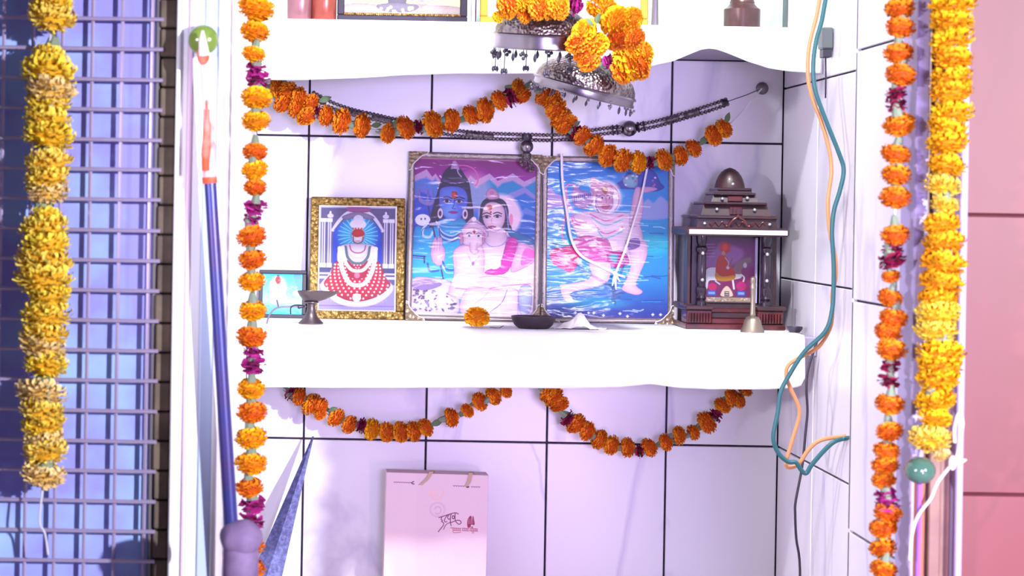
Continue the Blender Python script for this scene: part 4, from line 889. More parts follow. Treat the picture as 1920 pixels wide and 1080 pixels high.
def draw_upper():
    p = Pic(0, -500, 1000, 160, 170)
    p.fill((240, 230, 170)); p.ell(450, -120, 420, 330, (250, 240, 190)); 
    for k in range(60):
        a = math.pi * 2 * k / 60; p.line([(450 + 250 * math.cos(a), -60 + 110 * math.sin(a)), (450 + 470 * math.cos(a), -60 + 180 * math.sin(a))], 7, (206, 176, 80), .8, False)
    p.poly([(100, 10), (300, -60), (450, -80), (600, -60), (800, 20), (700, 60), (450, 40), (250, 50)], (190, 196, 230)); p.poly([(390, -300), (520, -300), (530, 80), (380, 80)], (96, 94, 108)); p.ell(455, 20, 40, 24, (236, 236, 240))
    p.poly([(0, 90), (200, 80), (400, 100), (600, 80), (1000, 95), (1000, 160), (0, 160)], (190, 176, 170)); p.poly([(280, 90), (450, 70), (640, 90), (560, 130), (360, 130)], (130, 124, 140))
    r = random.Random(3)
    for k in range(30): p.ell(r.uniform(250, 750), r.uniform(100, 150), 14, 10, ((236, 226, 150), (226, 220, 226))[k % 2])
    p.noise(3); return p

def draw_bag():
    p = Pic(90, 140, 1645, 1780, 280)
    p.fill((226, 196, 206)); p.rect(90, 140, 560, 1780, (230, 202, 210), .5)
    p.ring(860, 430, 100, 95, 26, (232, 186, 186), .7, -.6, 2.8); p.ell(800, 440, 70, 70, (236, 190, 190), .5, soft=40); p.ring(880, 680, 110, 105, 30, (214, 178, 196), .7); p.ring(885, 690, 50, 55, 22, (206, 166, 186), .7, -2.9, 2.4)
    INK = (112, 44, 84)
    for x0, x1, y in ((200, 460, 285), (1110, 1300, 312), (1385, 1510, 318)):
        x = x0
        while x < x1: p.line([(x, y - 6), (x + 16, y + 4), (x + 26, y - 5)], 10, (120, 80, 120), .85, False); x += 36
    p.line([(505, 265), (478, 278), (482, 298), (512, 300)], 13, (50, 30, 60)); p.ell(1330, 318, 24, 15, (50, 30, 60))
    # handwritten word
    W = 12
    p.line([(905, 800), (950, 784), (1040, 752), (1150, 718), (1200, 736)], W, INK)
    p.line([(952, 786), (940, 822), (962, 842), (948, 858), (980, 878), (972, 920), (938, 965), (902, 1015)], W, INK)
    p.line([(1034, 760), (1008, 796), (990, 836), (1004, 862), (1030, 856)], W, INK)
    p.line([(1062, 744), (1040, 790), (1052, 818), (1080, 812)], W, INK); p.line([(1092, 734), (1080, 800), (1084, 868), (1096, 915)], W, INK)
    p.line([(1084, 866), (1030, 892), (1000, 930), (984, 976)], W - 2, INK)
    p.ring(1126, 786, 18, 22, W, INK); p.line([(1152, 720), (1152, 790), (1166, 850), (1212, 890), (1248, 866), (1222, 832), (1166, 838), (1092, 868)], W, INK)
    # little red motif
    RD = (164, 52, 90)
    p.poly([(1350, 930), (1345, 830), (1375, 770), (1400, 765), (1410, 840), (1425, 760), (1445, 830), (1450, 890), (1400, 890), (1390, 930)], RD); p.rect(1345, 905, 1385, 935, RD); p.rect(1405, 920, 1430, 940, RD)
    for k in range(4): p.line([(1362 + k * 22, 800), (1358 + k * 22, 880)], 5, (226, 190, 204), .9, False)
    for x0, x1 in ((1090, 1250), (1275, 1370), (1390, 1500)):
        p.line([(x0, 948), (x1, 955)], 9, RD, .9, False); x = x0 + 40 * (x0 < 1200)
        while x < x1: p.line([(x, 952), (x - 4, 985), (x + 14, 985)], 9, RD, .85, False); x += 26
    p.line([(1130, 985), (1140, 1020), (1250, 1010)], 8, RD, .8); p.line([(1420, 985), (1422, 1020)], 8, RD, .8, False); p.line([(1445, 985), (1445, 1020)], 8, RD, .8, False); p.line([(1460, 982), (1500, 986)], 8, RD, .8, False)
    p.noise(2); return p

# ------------------------------------------------------------------ framed prints on the lower shelf
def frame_bars(t, w, h, b, d, m, names=('frame_rail',), ch=0.0015, z0=0.0):
    """four mitred-look bars in local coordinates: front at y=0, back at y=d"""
    part(t, 'frame_rail', MB().box(-w / 2, w / 2, 0, d, z0, z0 + b, ch), m); part(t, 'frame_rail', MB().box(-w / 2, w / 2, 0, d, z0 + h - b, z0 + h, ch), m)
    part(t, 'frame_rail', MB().box(-w / 2, -w / 2 + b, 0.0003, d, z0 + b, z0 + h - b, ch), m); part(t, 'frame_rail', MB().box(w / 2 - b, w / 2, 0.0003, d, z0 + b, z0 + h - b, ch), m)

def lean_thing(name, label, cat, xl, xr, pyt, Y0, group=None, roll=None, extra=0.0):
    """stands on the lower shelf, leans back to the wall"""
    w = (xr - xl) / F * Y0; xc = (xl + xr) / 2
    pos = P(xc, 603, Y0); ztop = P(xc, pyt, Y0 + .02).z; h = ztop - ZS
    yt = YB - 0.004 - Y0 - extra
    ang = -math.atan2(max(0.0, yt), h)
    t = thing(name, label, cat, (pos.x, Y0, ZS + .0008), (ang, roll if roll is not None else 0, 0), group)
    return t, w, h / math.cos(ang)

t, w, h = lean_thing('framed_print', 'gilt carved frame with print of a white idol in red dotted skirt', 'picture', 579, 757, 371, 3.46, 'framed prints on the lower shelf', extra=.016)
frame_bars(t, w, h, .0135, .014, M_GOLD)
part(t, 'inner_slip', MB().box(-w / 2 + .0132, w / 2 - .0132, .004, .0055, .0132, .0150).box(-w / 2 + .0132, w / 2 - .0132, .004, .0055, h - .0150, h - .0132).box(-w / 2 + .0132, -w / 2 + .0155, .004, .0055, .0150, h - .0150).box(w / 2 - .0155, w / 2 - .0132, .004, .0055, .0150, h - .0150), M_MAT)
link('print', draw_idol().mesh('print', w - .030, h - .030, M_PRINTG), None, t, (0, .006, .015))
part(t, 'backing_board', MB().box(-w / 2 + .004, w / 2 - .004, .0095, .0135, .004, h - .004), M_BLACK)

def corner_mesh(name, s):
    pl = [(0, 0), (s, 0), (s * .95, s * .12), (s * .70, s * .20), (s * .52, s * .34), (s * .42, s * .46), (s * .34, s * .52), (s * .20, s * .70), (s * .12, s * .95), (0, s)]
    return pl
def big_print(label, xl, xr, pyt, drawf, roll, Y0, ex, pm):
    t, w, h = lean_thing('framed_print', label, 'picture', xl, xr, pyt, Y0, 'framed prints on the lower shelf', roll, extra=ex)
    b = .0085
    frame_bars(t, w, h, b, .013, M_ANTIQ)
    # dark outer lip and pale bead line
    e = .0012
    part(t, 'outer_lip', MB().box(-w / 2 - e, w / 2 + e, .003, .012, h - e, h + e).box(-w / 2 - e, -w / 2 + e, .003, .012, e, h - e).box(w / 2 - e, w / 2 + e, .003, .012, e, h - e), M_BLACK)
    part(t, 'bead_line', MB().tube([(-w / 2 + b * .5, -.0004, b * .5), (w / 2 - b * .5, -.0004, b * .5), (w / 2 - b * .5, -.0004, h - b * .5), (-w / 2 + b * .5, -.0004, h - b * .5), (-w / 2 + b * .5, -.0004, b * .5)], .0011, 6), M_STRIP, True)
    link('print', drawf().mesh('print', w - 2 * b, h - 2 * b, pm), None, t, (0, .005, b))
    part(t, 'backing_board', MB().box(-w / 2 + .003, w / 2 - .003, .009, .0128, .003, h - .003), M_BLACK)
    s = .031
    for sx in (-1, 1):
        for sz in (0, 1):
            pl = [(sx * (-w / 2 - .001) + sx * a, (c - .001) if sz == 0 else h + .001 - c) for a, c in corner_mesh('c', s)]
            o = part(t, 'corner_mount', MB().prism(pl, -.003, .004), M_ANTIQC)
            ed = corner_mesh('c', s)[1:]
            part(o, 'scroll_edge', MB().tube([(sx * (-w / 2 - .001) + sx * a, -.003, (c - .001) if sz == 0 else h + .001 - c) for a, c in ed], .0011, 6), M_STRIP, True)
    return t, w, h
big_print('silver framed print of a blue figure, a woman and an elephant-headed child', 761, 1010, 289, draw_family, math.radians(0.6), 3.458, .0155, M_PRINT)
tw, ww, hw = big_print('silver framed print of a striding figure carrying a mountain over blue water', 1015, 1262, 296, draw_warrior, math.radians(-0.4), 3.474, .0155, M_PRINT2)
# small black framed print
t, w, h = lean_thing('framed_print', 'small black framed turquoise print partly behind the orange garland', 'picture', 484, 573, 507, 3.46, 'framed prints on the lower shelf', extra=.012)
frame_bars(t, w, h, .0062, .010, M_BLACK, ch=.0008)
link('print', draw_small().mesh('print', w - .012, h - .012, M_PRINTG), None, t, (0, .003, .006))
part(t, 'backing_board', MB().box(-w / 2 + .002, w / 2 - .002, .006, .0098, .002, h - .002), M_BLACK)

# white thread necklace on the right print
YT = 3.464
tt = thing('thread_necklace', 'white cotton thread necklace hanging in a V over the right print', 'necklace', P(1154, 513, YT))
part(tt, 'cord', MB().tube(spline([P(a, b, YT - .006 + .00006 * (540 - b)) for a, b in ((1053, 288), (1055, 343), (1063, 396), (1071, 447), (1088, 478), (1121, 497), (1153, 513))], 5), .0022, 6), M_WTHREAD, True, world=True)
part(tt, 'cord', MB().tube(spline([P(a, b, YT - .006 + .00006 * (540 - b)) for a, b in ((1214, 312), (1202, 371), (1187, 422), (1172, 469), (1154, 513))], 5), .0018, 6), M_WTHREAD, True, world=True)
part(tt, 'knot', MB().ball(P(1153, 513, YT - .008), .0042, 10, 8), M_WTHREAD, True, world=True)
for a, b in ((1148, 536), (1155, 543), (1162, 528), (1172, 520)):
    part(tt, 'tassel', MB().tube([P(1153, 513, YT - .008), P((1153 + a) / 2, (513 + b) / 2, YT - .010), P(a, b, YT - .008)], [.0016, .002, .001], 6), M_WTHREAD, True, world=True)

# ------------------------------------------------------------------ wooden shrine
YS0 = 3.345
def sx_(px): return P(px, 500, YS0).x
def szz(py): return P(1378, py, YS0).z
sc = YS0 / F
xc = sx_(1381)
t = thing('wooden_shrine', 'small dark wooden temple shrine with stepped dome roof and columns', 'shrine', (xc, YS0, ZS))
def sb(name, x0, x1, y0, y1, p0, p1, m, ch=.0015, label=None):
    """x in px from the centre, y in metres behind the front, z from photo rows"""
    z0 = max(ZS + .0005, szz(max(p0, p1))) - ZS; z1 = szz(min(p0, p1)) - ZS
    return part(t, name, MB().box(x0 * sc, x1 * sc, y0, y1, z0, z1, ch), m, label=label)
sb('base_plinth', -94, 93, -.004, .128, 640, 608, M_WOODR)
sb('pedestal', -92, -44, 0, .05, 608, 582, M_WOODR); sb('pedestal', 42, 90, 0, .05, 608, 582, M_WOODR)
sb('pedestal_cap', -95, -42, -.004, .055, 582, 574, M_WOOD); sb('pedestal_cap', 40, 94, -.004, .055, 582, 574, M_WOOD)
for k in range(8):
    for s0 in (-86, 48):
        x = (s0 + k * 5.4) * sc; part(t, 'reed', MB().tube([(x, -.001, szz(605) - ZS), (x, -.002, szz(596) - ZS), (x, -.001, szz(588) - ZS)], .0020, 6), M_WOODR, True)
for k, (a, b) in enumerate(((608, 598), (598, 588), (588, 580), (580, 572))): sb('step', -44, 42, .004 + .010 * k, .06, a, b, M_WOOD if k % 2 else M_WOODR, .001)
sb('floor_board', -92, 90, .03, .126, 584, 572, M_WOOD)
sb('side_wall', -86, -78, .035, .124, 574, 440, M_WOOD); sb('side_wall', 76, 84, .035, .124, 574, 440, M_WOOD)
sb('inner_panel', -78, -52, .028, .040, 574, 440, M_WOODB, .0005); sb('inner_panel', 52, 76, .028, .040, 574, 440, M_WOODB, .0005)
sb('back_panel', -78, 76, .116, .124, 574, 440, M_WOODB, .0005)
pw, ph = 96 * sc, (szz(446) - szz(570))
link('deity_print', draw_rider().mesh('print', pw, ph, M_PRINTG), None, t, (-2.5 * sc, .050, szz(570) - ZS))
part(t, 'print_board', MB().box(-52 * sc, 52 * sc, .051, .056, szz(572) - ZS, szz(442) - ZS), M_WOODB)
part(t, 'glass_edge', MB().box(46 * sc, 50 * sc, .044, .050, szz(570) - ZS, szz(446) - ZS), M_LILAC)
prof_px = [(9, 574), (9, 567), (7, 565), (9.5, 560), (7, 556), (9, 550), (9, 541), (6, 538), (6.5, 535), (8, 530), (8, 480), (6, 476), (10, 471), (10, 466), (6, 462), (8, 456), (9, 450), (9, 443)]
for s0 in (-62, 59):
    pr = [(r * sc, szz(py) - ZS) for r, py in prof_px]
    c = part(t, 'column', MB().lathe(pr, (s0 * sc, .014, 0), 16), M_WOODB, True)
    for py in (476, 526): part(c, 'stud', MB().ball((s0 * sc, .014 - 8.6 * sc, szz(py) - ZS), 3.6 * sc, 10, 8), M_STUD, True)
sb('eave', -98, 96, -.010, .132, 443, 427, M_WOOD, .003)
part(t, 'eave_strip', MB().box(-92 * sc, 92 * sc, -.0115, -.009, szz(440) - ZS, szz(431) - ZS, .0005), M_STRIP)
def tier(x, p0, p1, d0, d1, flare=4):
    h0, h1 = szz(p0) - ZS, szz(p1) - ZS; a = x * sc; b = (x - flare) * sc
    mb = MB(); y0, y1 = d0, d1; yy = flare * sc
    mb.add([(-a, y0, h0), (a, y0, h0), (a, y1, h0), (-a, y1, h0), (-b, y0 + yy, h1), (b, y0 + yy, h1), (b, y1 - yy, h1), (-b, y1 - yy, h1)],
           [(0, 3, 2, 1), (4, 5, 6, 7), (0, 1, 5, 4), (1, 2, 6, 5), (2, 3, 7, 6), (3, 0, 4, 7)])
    part(t, 'roof_tier', mb, M_WOOD)
tier(75, 427, 411, .002, .120, 1); sb('tier_ledge', -76, 76, -.002, .124, 411, 404, M_WOOD, .0015)
tier(66, 404, 384, .012, .112, 6); sb('tier_ledge', -60, 58, .008, .112, 384, 379, M_WOOD, .0012)
tier(45, 379, 366, .022, .100, 5); sb('tier_ledge', -40, 39, .020, .102, 366, 361, M_WOOD, .0012)
tier(33, 361, 356, .026, .096, 1); sb('tier_ledge', -33, 32, .024, .098, 357, 352, M_WOOD, .0012)
pr = [(29, 352), (27.8, 345), (25.4, 337), (21.8, 329), (16.5, 321.5), (10, 316.5), (4, 314), (.4, 313)]
part(t, 'dome', MB().lathe([(r * sc, szz(py) - ZS) for r, py in pr], (-2 * sc, .060, 0), 24, sy=1.0), M_WOOD, True)
part(t, 'stud', MB().ball((-1 * sc, .060 - 25.5 * sc, szz(345) - ZS), 3.8 * sc, 10, 8), M_STUD, True)
for a, py, y in ((-24, 373, .021), (23, 371, .021), (-36, 393, .012), (35, 393, .012), (-61, 420, .001), (61, 420, .001)):
    part(t, 'stud', MB().ball((a * sc, y, szz(py) - ZS), 3.5 * sc, 10, 8), M_STUD, True)
# carved ornaments
for a0, a1, py, y in ((-52, -24, 420, .0015), (24, 52, 420, .0015), (-14, 14, 420, .0015)):
    pts = [((a0 + (a1 - a0) * k / 8) * sc, y, szz(py + 4 * math.sin(k * 1.6)) - ZS) for k in range(9)]
    part(t, 'carved_scroll', MB().tube(spline(pts, 3), .0013, 6), M_WOODR, True)
part(t, 'carved_panel', MB().box(-12 * sc, 12 * sc, .010, .018, szz(403) - ZS, szz(388) - ZS, .001), M_WOODR)
for k in (-7, 0, 7): part(t, 'carved_bar', MB().box((k - 1.2) * sc, (k + 1.2) * sc, .0085, .011, szz(401) - ZS, szz(390) - ZS), M_WOODB)
part(t, 'carved_panel', MB().box(-14 * sc, 14 * sc, .019, .026, szz(378) - ZS, szz(368) - ZS, .001), M_WOODR)
pts = [(-20, 427), (-16, 421), (-10, 413), (-3, 408), (0, 404), (3, 408), (11, 413), (16, 421), (20, 427)]
part(t, 'arch_ornament', MB().tube(spline([(a * sc, -.006, szz(b) - ZS) for a, b in pts], 4), .0018, 8), M_WOODR, True)
for s_ in (-1, 1): part(t, 'arch_curl', MB().ball((s_ * 21 * sc, -.006, szz(424) - ZS), 3.5 * sc, 8, 6), M_WOODR, True)

# ------------------------------------------------------------------ small things on the lower shelf
def on_shelf(px, Y): p = P(px, 605, Y); return Vector((p.x, Y, ZS + .0006))
# hand bell
b0 = on_shelf(1411, 3.285); s_ = 3.285 / F
t = thing('hand_bell', 'pale brass hand bell standing in front of the wooden shrine', 'bell', b0)
part(t, 'bell_cup', MB().lathe([(20 * s_, 0), (22.5 * s_, 0), (22 * s_, 3 * s_), (18 * s_, 12 * s_), (15.5 * s_, 22 * s_), (12 * s_, 28 * s_), (5 * s_, 31 * s_), (3 * s_, 31 * s_)], n=28), M_BELL, True)
part(t, 'handle', MB().lathe([(5 * s_, 30 * s_), (6 * s_, 34 * s_), (5 * s_, 38 * s_), (4.5 * s_, 60 * s_), (5 * s_, 80 * s_), (6 * s_, 86 * s_), (4.6 * s_, 90 * s_), (6 * s_, 94 * s_), (5.5 * s_, 102 * s_), (2 * s_, 105 * s_)], n=14), M_BELL, True)
# oil lamp
l0 = on_shelf(583, 3.30); s_ = 3.30 / F
t = thing('oil_lamp', 'bronze oil lamp with pointed spout on a flared stem', 'oil lamp', l0)
part(t, 'stem', MB().lathe([(23 * s_, 0), (23.5 * s_, 2 * s_), (21 * s_, 5 * s_), (13 * s_, 13 * s_), (9 * s_, 22 * s_), (7.5 * s_, 32 * s_), (8 * s_, 38 * s_), (14 * s_, 40 * s_), (14 * s_, 42 * s_), (8 * s_, 42 * s_)], n=24), M_BRASS, True)
mb = MB(); n = 28; rings = []
for fr, zz_ in ((.45, 42), (.62, 46), (.85, 54), (1.0, 62), (.96, 62), (.78, 56), (.4, 48)):
    ring = []
    for k in range(n):
        a = 2 * math.pi * k / n; r = 27 * fr
        sp = max(0, math.cos(a)) ** 6 * 27 * max(0, fr - .45) / .55 if zz_ > 44 else 0
        ring.append(((r * math.cos(a) + sp) * s_, r * .85 * math.sin(a) * s_, zz_ * s_))
    rings.append(ring)
vs = sum(rings, []); fs = [(i * n + k, i * n + (k + 1) % n, (i + 1) * n + (k + 1) % n, (i + 1) * n + k) for i in range(6) for k in range(n)]
fs += [tuple(range(n - 1, -1, -1)), tuple(6 * n + k for k in range(n))]
mb.add(vs, fs); part(t, 'bowl', mb, M_BRASS, True)
# bent wire with black thread beside the lamp
t = thing('bent_wire', 'thin bent steel wire with black thread tied beside the oil lamp', 'wire', on_shelf(502, 3.29))
part(t, 'wire', MB().tube(spline([P(a, b, 3.285) for a, b in ((503, 612), (500, 608), (506, 590), (518, 578), (540, 575), (574, 575))], 4), .0014, 6), M_WIRE, True, world=True)
part(t, 'prong', MB().tube([P(522, 576, 3.285), P(519, 562, 3.285)], .0014, 6), M_WIRE, True, world=True)
part(t, 'thread', MB().tube(spline([P(a, b, 3.28) for a, b in ((545, 589), (545, 578), (550, 573), (560, 572), (572, 574), (560, 578), (560, 574))], 4), .0010, 6), M_THREAD, True, world=True)
# single marigold
f0 = on_shelf(894, 3.275)
t = thing('marigold_flower', 'single orange marigold lying on the lower white cloth', 'flower', f0)
o = put_flower(t, f0 + Vector((0, 0, .0165)), 50 / F * 3.275, 'y', (0.05, -.35, 1), calyx=False); o.name = 'petals'
t.name = 'marigold_flower'
# dry leaf
lf = MB(); pts = [P(918, 619, 3.27), P(928, 621, 3.262), P(936, 618, 3.258), P(945, 612, 3.262), P(938, 622, 3.25), P(928, 623, 3.25)]
zmin = ZS + .001
vs = [Vector((p.x, p.y, max(p.z, zmin) + .001)) for p in pts]; lf.add(vs, [(0, 1, 5), (1, 2, 4, 5), (2, 3, 4)])
o = single('dry_leaf', lf, mat('grey_dry_leaf', (104, 92, 110), .7), 'curled grey leaf beside the single marigold', 'leaf', False)
o.modifiers.new('thickness', 'SOLIDIFY').thickness = .0008
# iron dish
d0 = on_shelf(1000, 3.285); s_ = 3.285 / F
o = single('iron_dish', MB().lathe([(1 * s_, 0), (28 * s_, 0), (36 * s_, 7 * s_), (41 * s_, 17 * s_), (42 * s_, 23 * s_), (39.5 * s_, 23.5 * s_), (37 * s_, 17 * s_), (30 * s_, 9 * s_), (1 * s_, 6 * s_)], d0, 36), M_IRON, 'shallow dark iron dish on the lower white cloth', 'dish', True)
o.location.z = ZS + .0006
# crumpled paper
mb = MB(); nx, ny = 16, 8; r = random.Random(21); vs = []
for j in range(ny + 1):
    for i in range(nx + 1):
        u = i / nx; v = j / ny; p = P(1040 + 98 * u, 616, 3.262 + .055 * v)
        z = ZS + .0016 + .022 * math.exp(-((u - .50) / .16) ** 2 - ((v - .5) / .38) ** 2) + .007 * math.exp(-((u - .25) / .2) ** 2 - ((v - .5) / .3) ** 2) + r.uniform(0, .0022)
        yy = p.y + .012 * (1 - v) * abs(u - .55) * 2 + r.uniform(-.0015, .0015)
        vs.append(Vector((p.x, yy, z)))
fs = [(j * (nx + 1) + i, j * (nx + 1) + i + 1, (j + 1) * (nx + 1) + i + 1, (j + 1) * (nx + 1) + i) for j in range(ny) for i in range(nx)]
mb.add(vs, fs); o = single('paper_packet', mb, M_PAPER, 'crumpled white paper packet beside the iron dish', 'paper'); o.modifiers.new('thickness', 'SOLIDIFY').thickness = .0008
# small steel cup at the right end
p0 = on_shelf(1512, 3.30); s_ = 3.30 / F
o = single('steel_cup', MB().lathe([(1 * s_, 0), (9 * s_, 0), (14 * s_, 6 * s_), (15 * s_, 11 * s_), (13.5 * s_, 11 * s_), (8 * s_, 4 * s_), (1 * s_, 3 * s_)], p0, 20), M_SILVERD, 'tiny dark metal cup at the right end of the lower shelf', 'cup', True)
o.location.x = min(o.location.x, XR - .02)

# ------------------------------------------------------------------ things on the upper shelf
def on_up(px, Y): p = P(px, 40, Y); return Vector((p.x, Y, ZU + .0006))
for px, m, r, lab in ((561, M_COPPER2, 23.0, 'pinkish copper vessel at the left end of the upper shelf'), (606, M_COPPER, 24.5, 'red copper vessel touching the upper framed print')):
    s_ = 3.27 / F; c = on_up(px, 3.268 if m is M_COPPER2 else 3.272)
    t = thing('copper_vessel', lab, 'vessel', c, group='copper vessels on the upper shelf')
    part(t, 'body', MB().lathe([(r * .94 * s_, 0), (r * s_, 2 * s_), (r * s_, 50 * s_), (r * .96 * s_, 54 * s_), (r * s_, 60 * s_), (r * s_, 95 * s_)], n=28), m, True)
    part(t, 'rim', MB().lathe([(r * 1.04 * s_, 42 * s_), (r * 1.07 * s_, 44 * s_), (r * 1.04 * s_, 46 * s_)], n=28), m, True)
    part(t, 'neck', MB().lathe([(r * s_, 94 * s_), (r * .8 * s_, 104 * s_), (r * .85 * s_, 112 * s_), (r * .7 * s_, 112 * s_)], n=28), m, True)
Yq = 3.268
def up_frame(label, xl, xr, b, m, hh, pic=None, matw=0.0, sill=True):
    w = (xr - xl) / F * Yq; c = on_up((xl + xr) / 2, Yq)
    t = thing('framed_print', label, 'picture', c, (math.radians(-5), 0, 0), 'framed prints on the upper shelf')
    frame_bars(t, w, hh, b, .012, m)
    if matw: part(t, 'mount', MB().box(-w / 2 + b, w / 2 - b, .005, .008, b, hh - b), M_MAT)
    iw = w - 2 * b - 2 * matw
    if pic: link('print', pic.mesh('print', iw, hh - 2 * b - 2 * matw, M_PRINTG), None, t, (0, .004, b + matw))
    part(t, 'backing_board', MB().box(-w / 2 + .003, w / 2 - .003, .0085, .0118, .003, hh - .003), M_BLACK)
    return t, w
t, w = up_frame('dark framed print with gold bead border on the upper shelf', 632, 876, .011, M_BLACK, .17, draw_upper())
for k in range(30):
    part(t, 'gold_bead', MB().ball((-w / 2 + .012 + (w - .024) * k / 29, .0015, .0125), .0022, 6, 4), M_GOLD, True)
part(t, 'bead_rail', MB().tube([(-w / 2 + .01, .003, .0125), (w / 2 - .01, .003, .0125)], .0020, 6), M_GOLD, True)
sp_ = thing('standing_card', 'white panel with black edge between the two upper framed prints', 'panel', on_up(885, 3.262))
part(sp_, 'card', MB().box(-.007, .007, 0, .006, 0, .20), M_MAT); part(sp_, 'edge', MB().box(.0045, .0065, -.001, .006, 0, .20), M_BLACK); part(sp_, 'edge', MB().box(-.002, -.001, -.001, .006, 0, .20), M_GREY)
pc_ = Pic(0, 0, 100, 70, 40); pc_.fill((236, 228, 240)); pc_.ell(50, 30, 30, 25, (226, 200, 220))
t, w = up_frame('yellow gilt framed print behind the silver canopies', 900, 1216, .012, M_YFRAME, .20, pc_, .03)
c = on_up(1228, 3.262); s_ = 3.262 / F
single('vase_leg', MB().lathe([(6.5 * s_, 0), (7 * s_, 2 * s_), (5.6 * s_, 50 * s_), (6.2 * s_, 90 * s_), (9 * s_, 110 * s_), (6 * s_, 112 * s_)], c, 16), M_GREY, 'slim grey metal vase right of the yellow frame on the upper shelf', 'vase', True, origin=c)
c = on_up(1391, 3.275); s_ = 3.275 / F
t = thing('bronze_pot', 'brown bronze pot with narrow neck at the right of the upper shelf', 'pot', c)
part(t, 'body', MB().lathe([(32 * s_, 0), (34 * s_, 1 * s_), (34 * s_, 36 * s_), (30 * s_, 39 * s_), (24 * s_, 45 * s_), (22.5 * s_, 48 * s_)], n=32), M_POT, True)
part(t, 'neck', MB().lathe([(22.5 * s_, 47 * s_), (23.5 * s_, 49 * s_), (22 * s_, 52 * s_), (22 * s_, 80 * s_), (28 * s_, 96 * s_), (26 * s_, 96 * s_)], n=32), M_POT, True)
c = on_up(1492, 3.44)
t = thing('marble_post', 'pale upright marble post with dark edge in the right upper corner', 'post', c)
part(t, 'shaft', MB().box(-.012, .014, 0, .03, 0, .26, .001), M_CREAM); part(t, 'dark_edge', MB().box(-.0155, -.0122, .002, .028, 0, .26), M_ADAPT)

# ------------------------------------------------------------------ cables and adapter on the right side wall
ow = [(1540, -20), (1531, 30), (1519, 77), (1515, 110), (1516, 154), (1525, 190), (1540, 228), (1555, 282), (1559, 320), (1556, 347), (1552, 382), (1556, 435), (1566, 482), (1567, 520), (1560, 552), (1561, 583), (1556, 616), (1535, 650), (1508, 666), (1480, 683),
      (1474, 703), (1482, 728), (1496, 759), (1498, 783), (1484, 831), (1474, 873), (1496, 871), (1516, 843), (1540, 825), (1591, 817)]
gw = [(1551, -20), (1541, 38), (1531, 74), (1525, 118), (1528, 166), (1546, 219), (1573, 287), (1582, 319), (1575, 357), (1564, 394), (1560, 435), (1563, 489), (1563, 536), (1560, 583), (1547, 622), (1508, 660), (1480, 703), (1464, 735), (1458, 775), (1450, 819), (1458, 847),
      (1476, 865), (1492, 867), (1502, 881), (1512, 887), (1524, 869), (1560, 831), (1591, 821)]
single('cable', MB().tube(spline([P(a, b, 3.045) for a, b in ow] + [P(1625, 814, 2.95)], 5), 3.9 / F * 3.05, 8), M_ORW, 'pale orange cable hanging down the right side wall', 'cable', True)
single('cable', MB().tube(spline([P(a, b, 3.035) for a, b in gw] + [P(1625, 818, 2.94)], 5), 4.3 / F * 3.05, 8), M_GRW, 'teal green cable twisted with the orange one', 'cable', True)
bw = [(1532, 640), (1516, 690), (1512, 727), (1514, 771), (1510, 815), (1504, 875), (1492, 939), (1491, 965), (1493, 1010), (1500, 1070)]
bp = [P(a, b, 3.20) for a, b in bw] + [Vector((P(1500, 1070, 3.2).x, 3.2, .004))]
single('cable', MB().tube(spline(bp, 5), 2.4 / F * 3.2, 8), M_BLW, 'thin black cable running down below the lower shelf', 'cable', True)
p0, p1 = P(1540, 52, 3.17), P(1540, 108, 3.17)
t = thing('plug_adapter', 'grey plug adapter on the right wall behind the cables', 'adapter', (XR - .010, 3.17, p1.z))
hh = p0.z - p1.z
part(t, 'body', MB().box(-.008, .0085, -.012, .018, hh * .28, hh, .002), M_ADAPT); part(t, 'plug', MB().box(-.006, .007, -.010, .014, 0, hh * .28, .001), M_ADAPTD)
part(t, 'lead', MB().tube([(0, 0, 0), (.001, 0, -.03), (.002, .004, -.06)], .0012, 6), M_BLW, True)

# ------------------------------------------------------------------ left pole, knob, stone, blade
YQ = 2.235
t = thing('green_knob', 'round green glazed knob on the white frame above the leaning pole', 'knob', P(381, 75, 2.295))
part(t, 'ball', MB().ball(P(381, 75, 2.288), 28.5 / F * 2.288, 24, 16, (1, .7, 1)), M_GBALL, True, world=True)
part(t, 'collar', MB().lathe([(.010, 0), (.016, .002), (.016, .018), (.006, .022)], P(381, 75, 2.309), 16, Matrix.Rotation(math.pi / 2, 3, 'X')), M_FRAMEB, True, world=True)
YQ = 2.278
q0 = P(394, 338, YQ); q1 = P(434, 1000, YQ)
dirv = (q1 - q0).normalized(); k = (0.003 - q0.z) / dirv.z; gp = q0 + dirv * k
t = thing('leaning_pole', 'dark blue steel pole with vermilion smeared top leaning on the white frame', 'pole', (gp.x, YQ, 0.0))
part(t, 'shaft', MB().tube([gp, q0.lerp(gp, .5), q0], [14 / F * 2.28, 13.5 / F * 2.28, 11.5 / F * 2.28], 20), M_POLE, True, world=True)
part(t, 'collar', MB().tube([P(394, 344, YQ), P(393, 332, YQ)], .0080, 16), M_VERM, True, world=True)
part(t, 'painted_top', MB().tube(spline([P(a, b, YQ) for a, b in ((394, 338), (393, 300), (392, 262), (391, 215), (388, 170))], 4), [.0072] * 4 + [.0066] * 4 + [.0062] * 4 + [.0058] * 4 + [.0056], 14), M_POLEP, True, world=True)
part(t, 'paste_smear', MB().tube(spline([P(a, b, YQ - .005) for a, b in ((386, 320), (386, 290), (388, 262), (389, 225), (388, 180))], 4), [.0046] * 4 + [.0052] * 4 + [.0044] * 4 + [.0026] * 4 + [.0008], 10), M_VERM, True, world=True)
part(t, 'wrap', MB().tube(spline([P(a, b, YQ - .001) for a, b in ((391, 205), (388, 160), (386, 125), (384, 100))], 4), .0064, 12), M_POLEW, True, world=True)
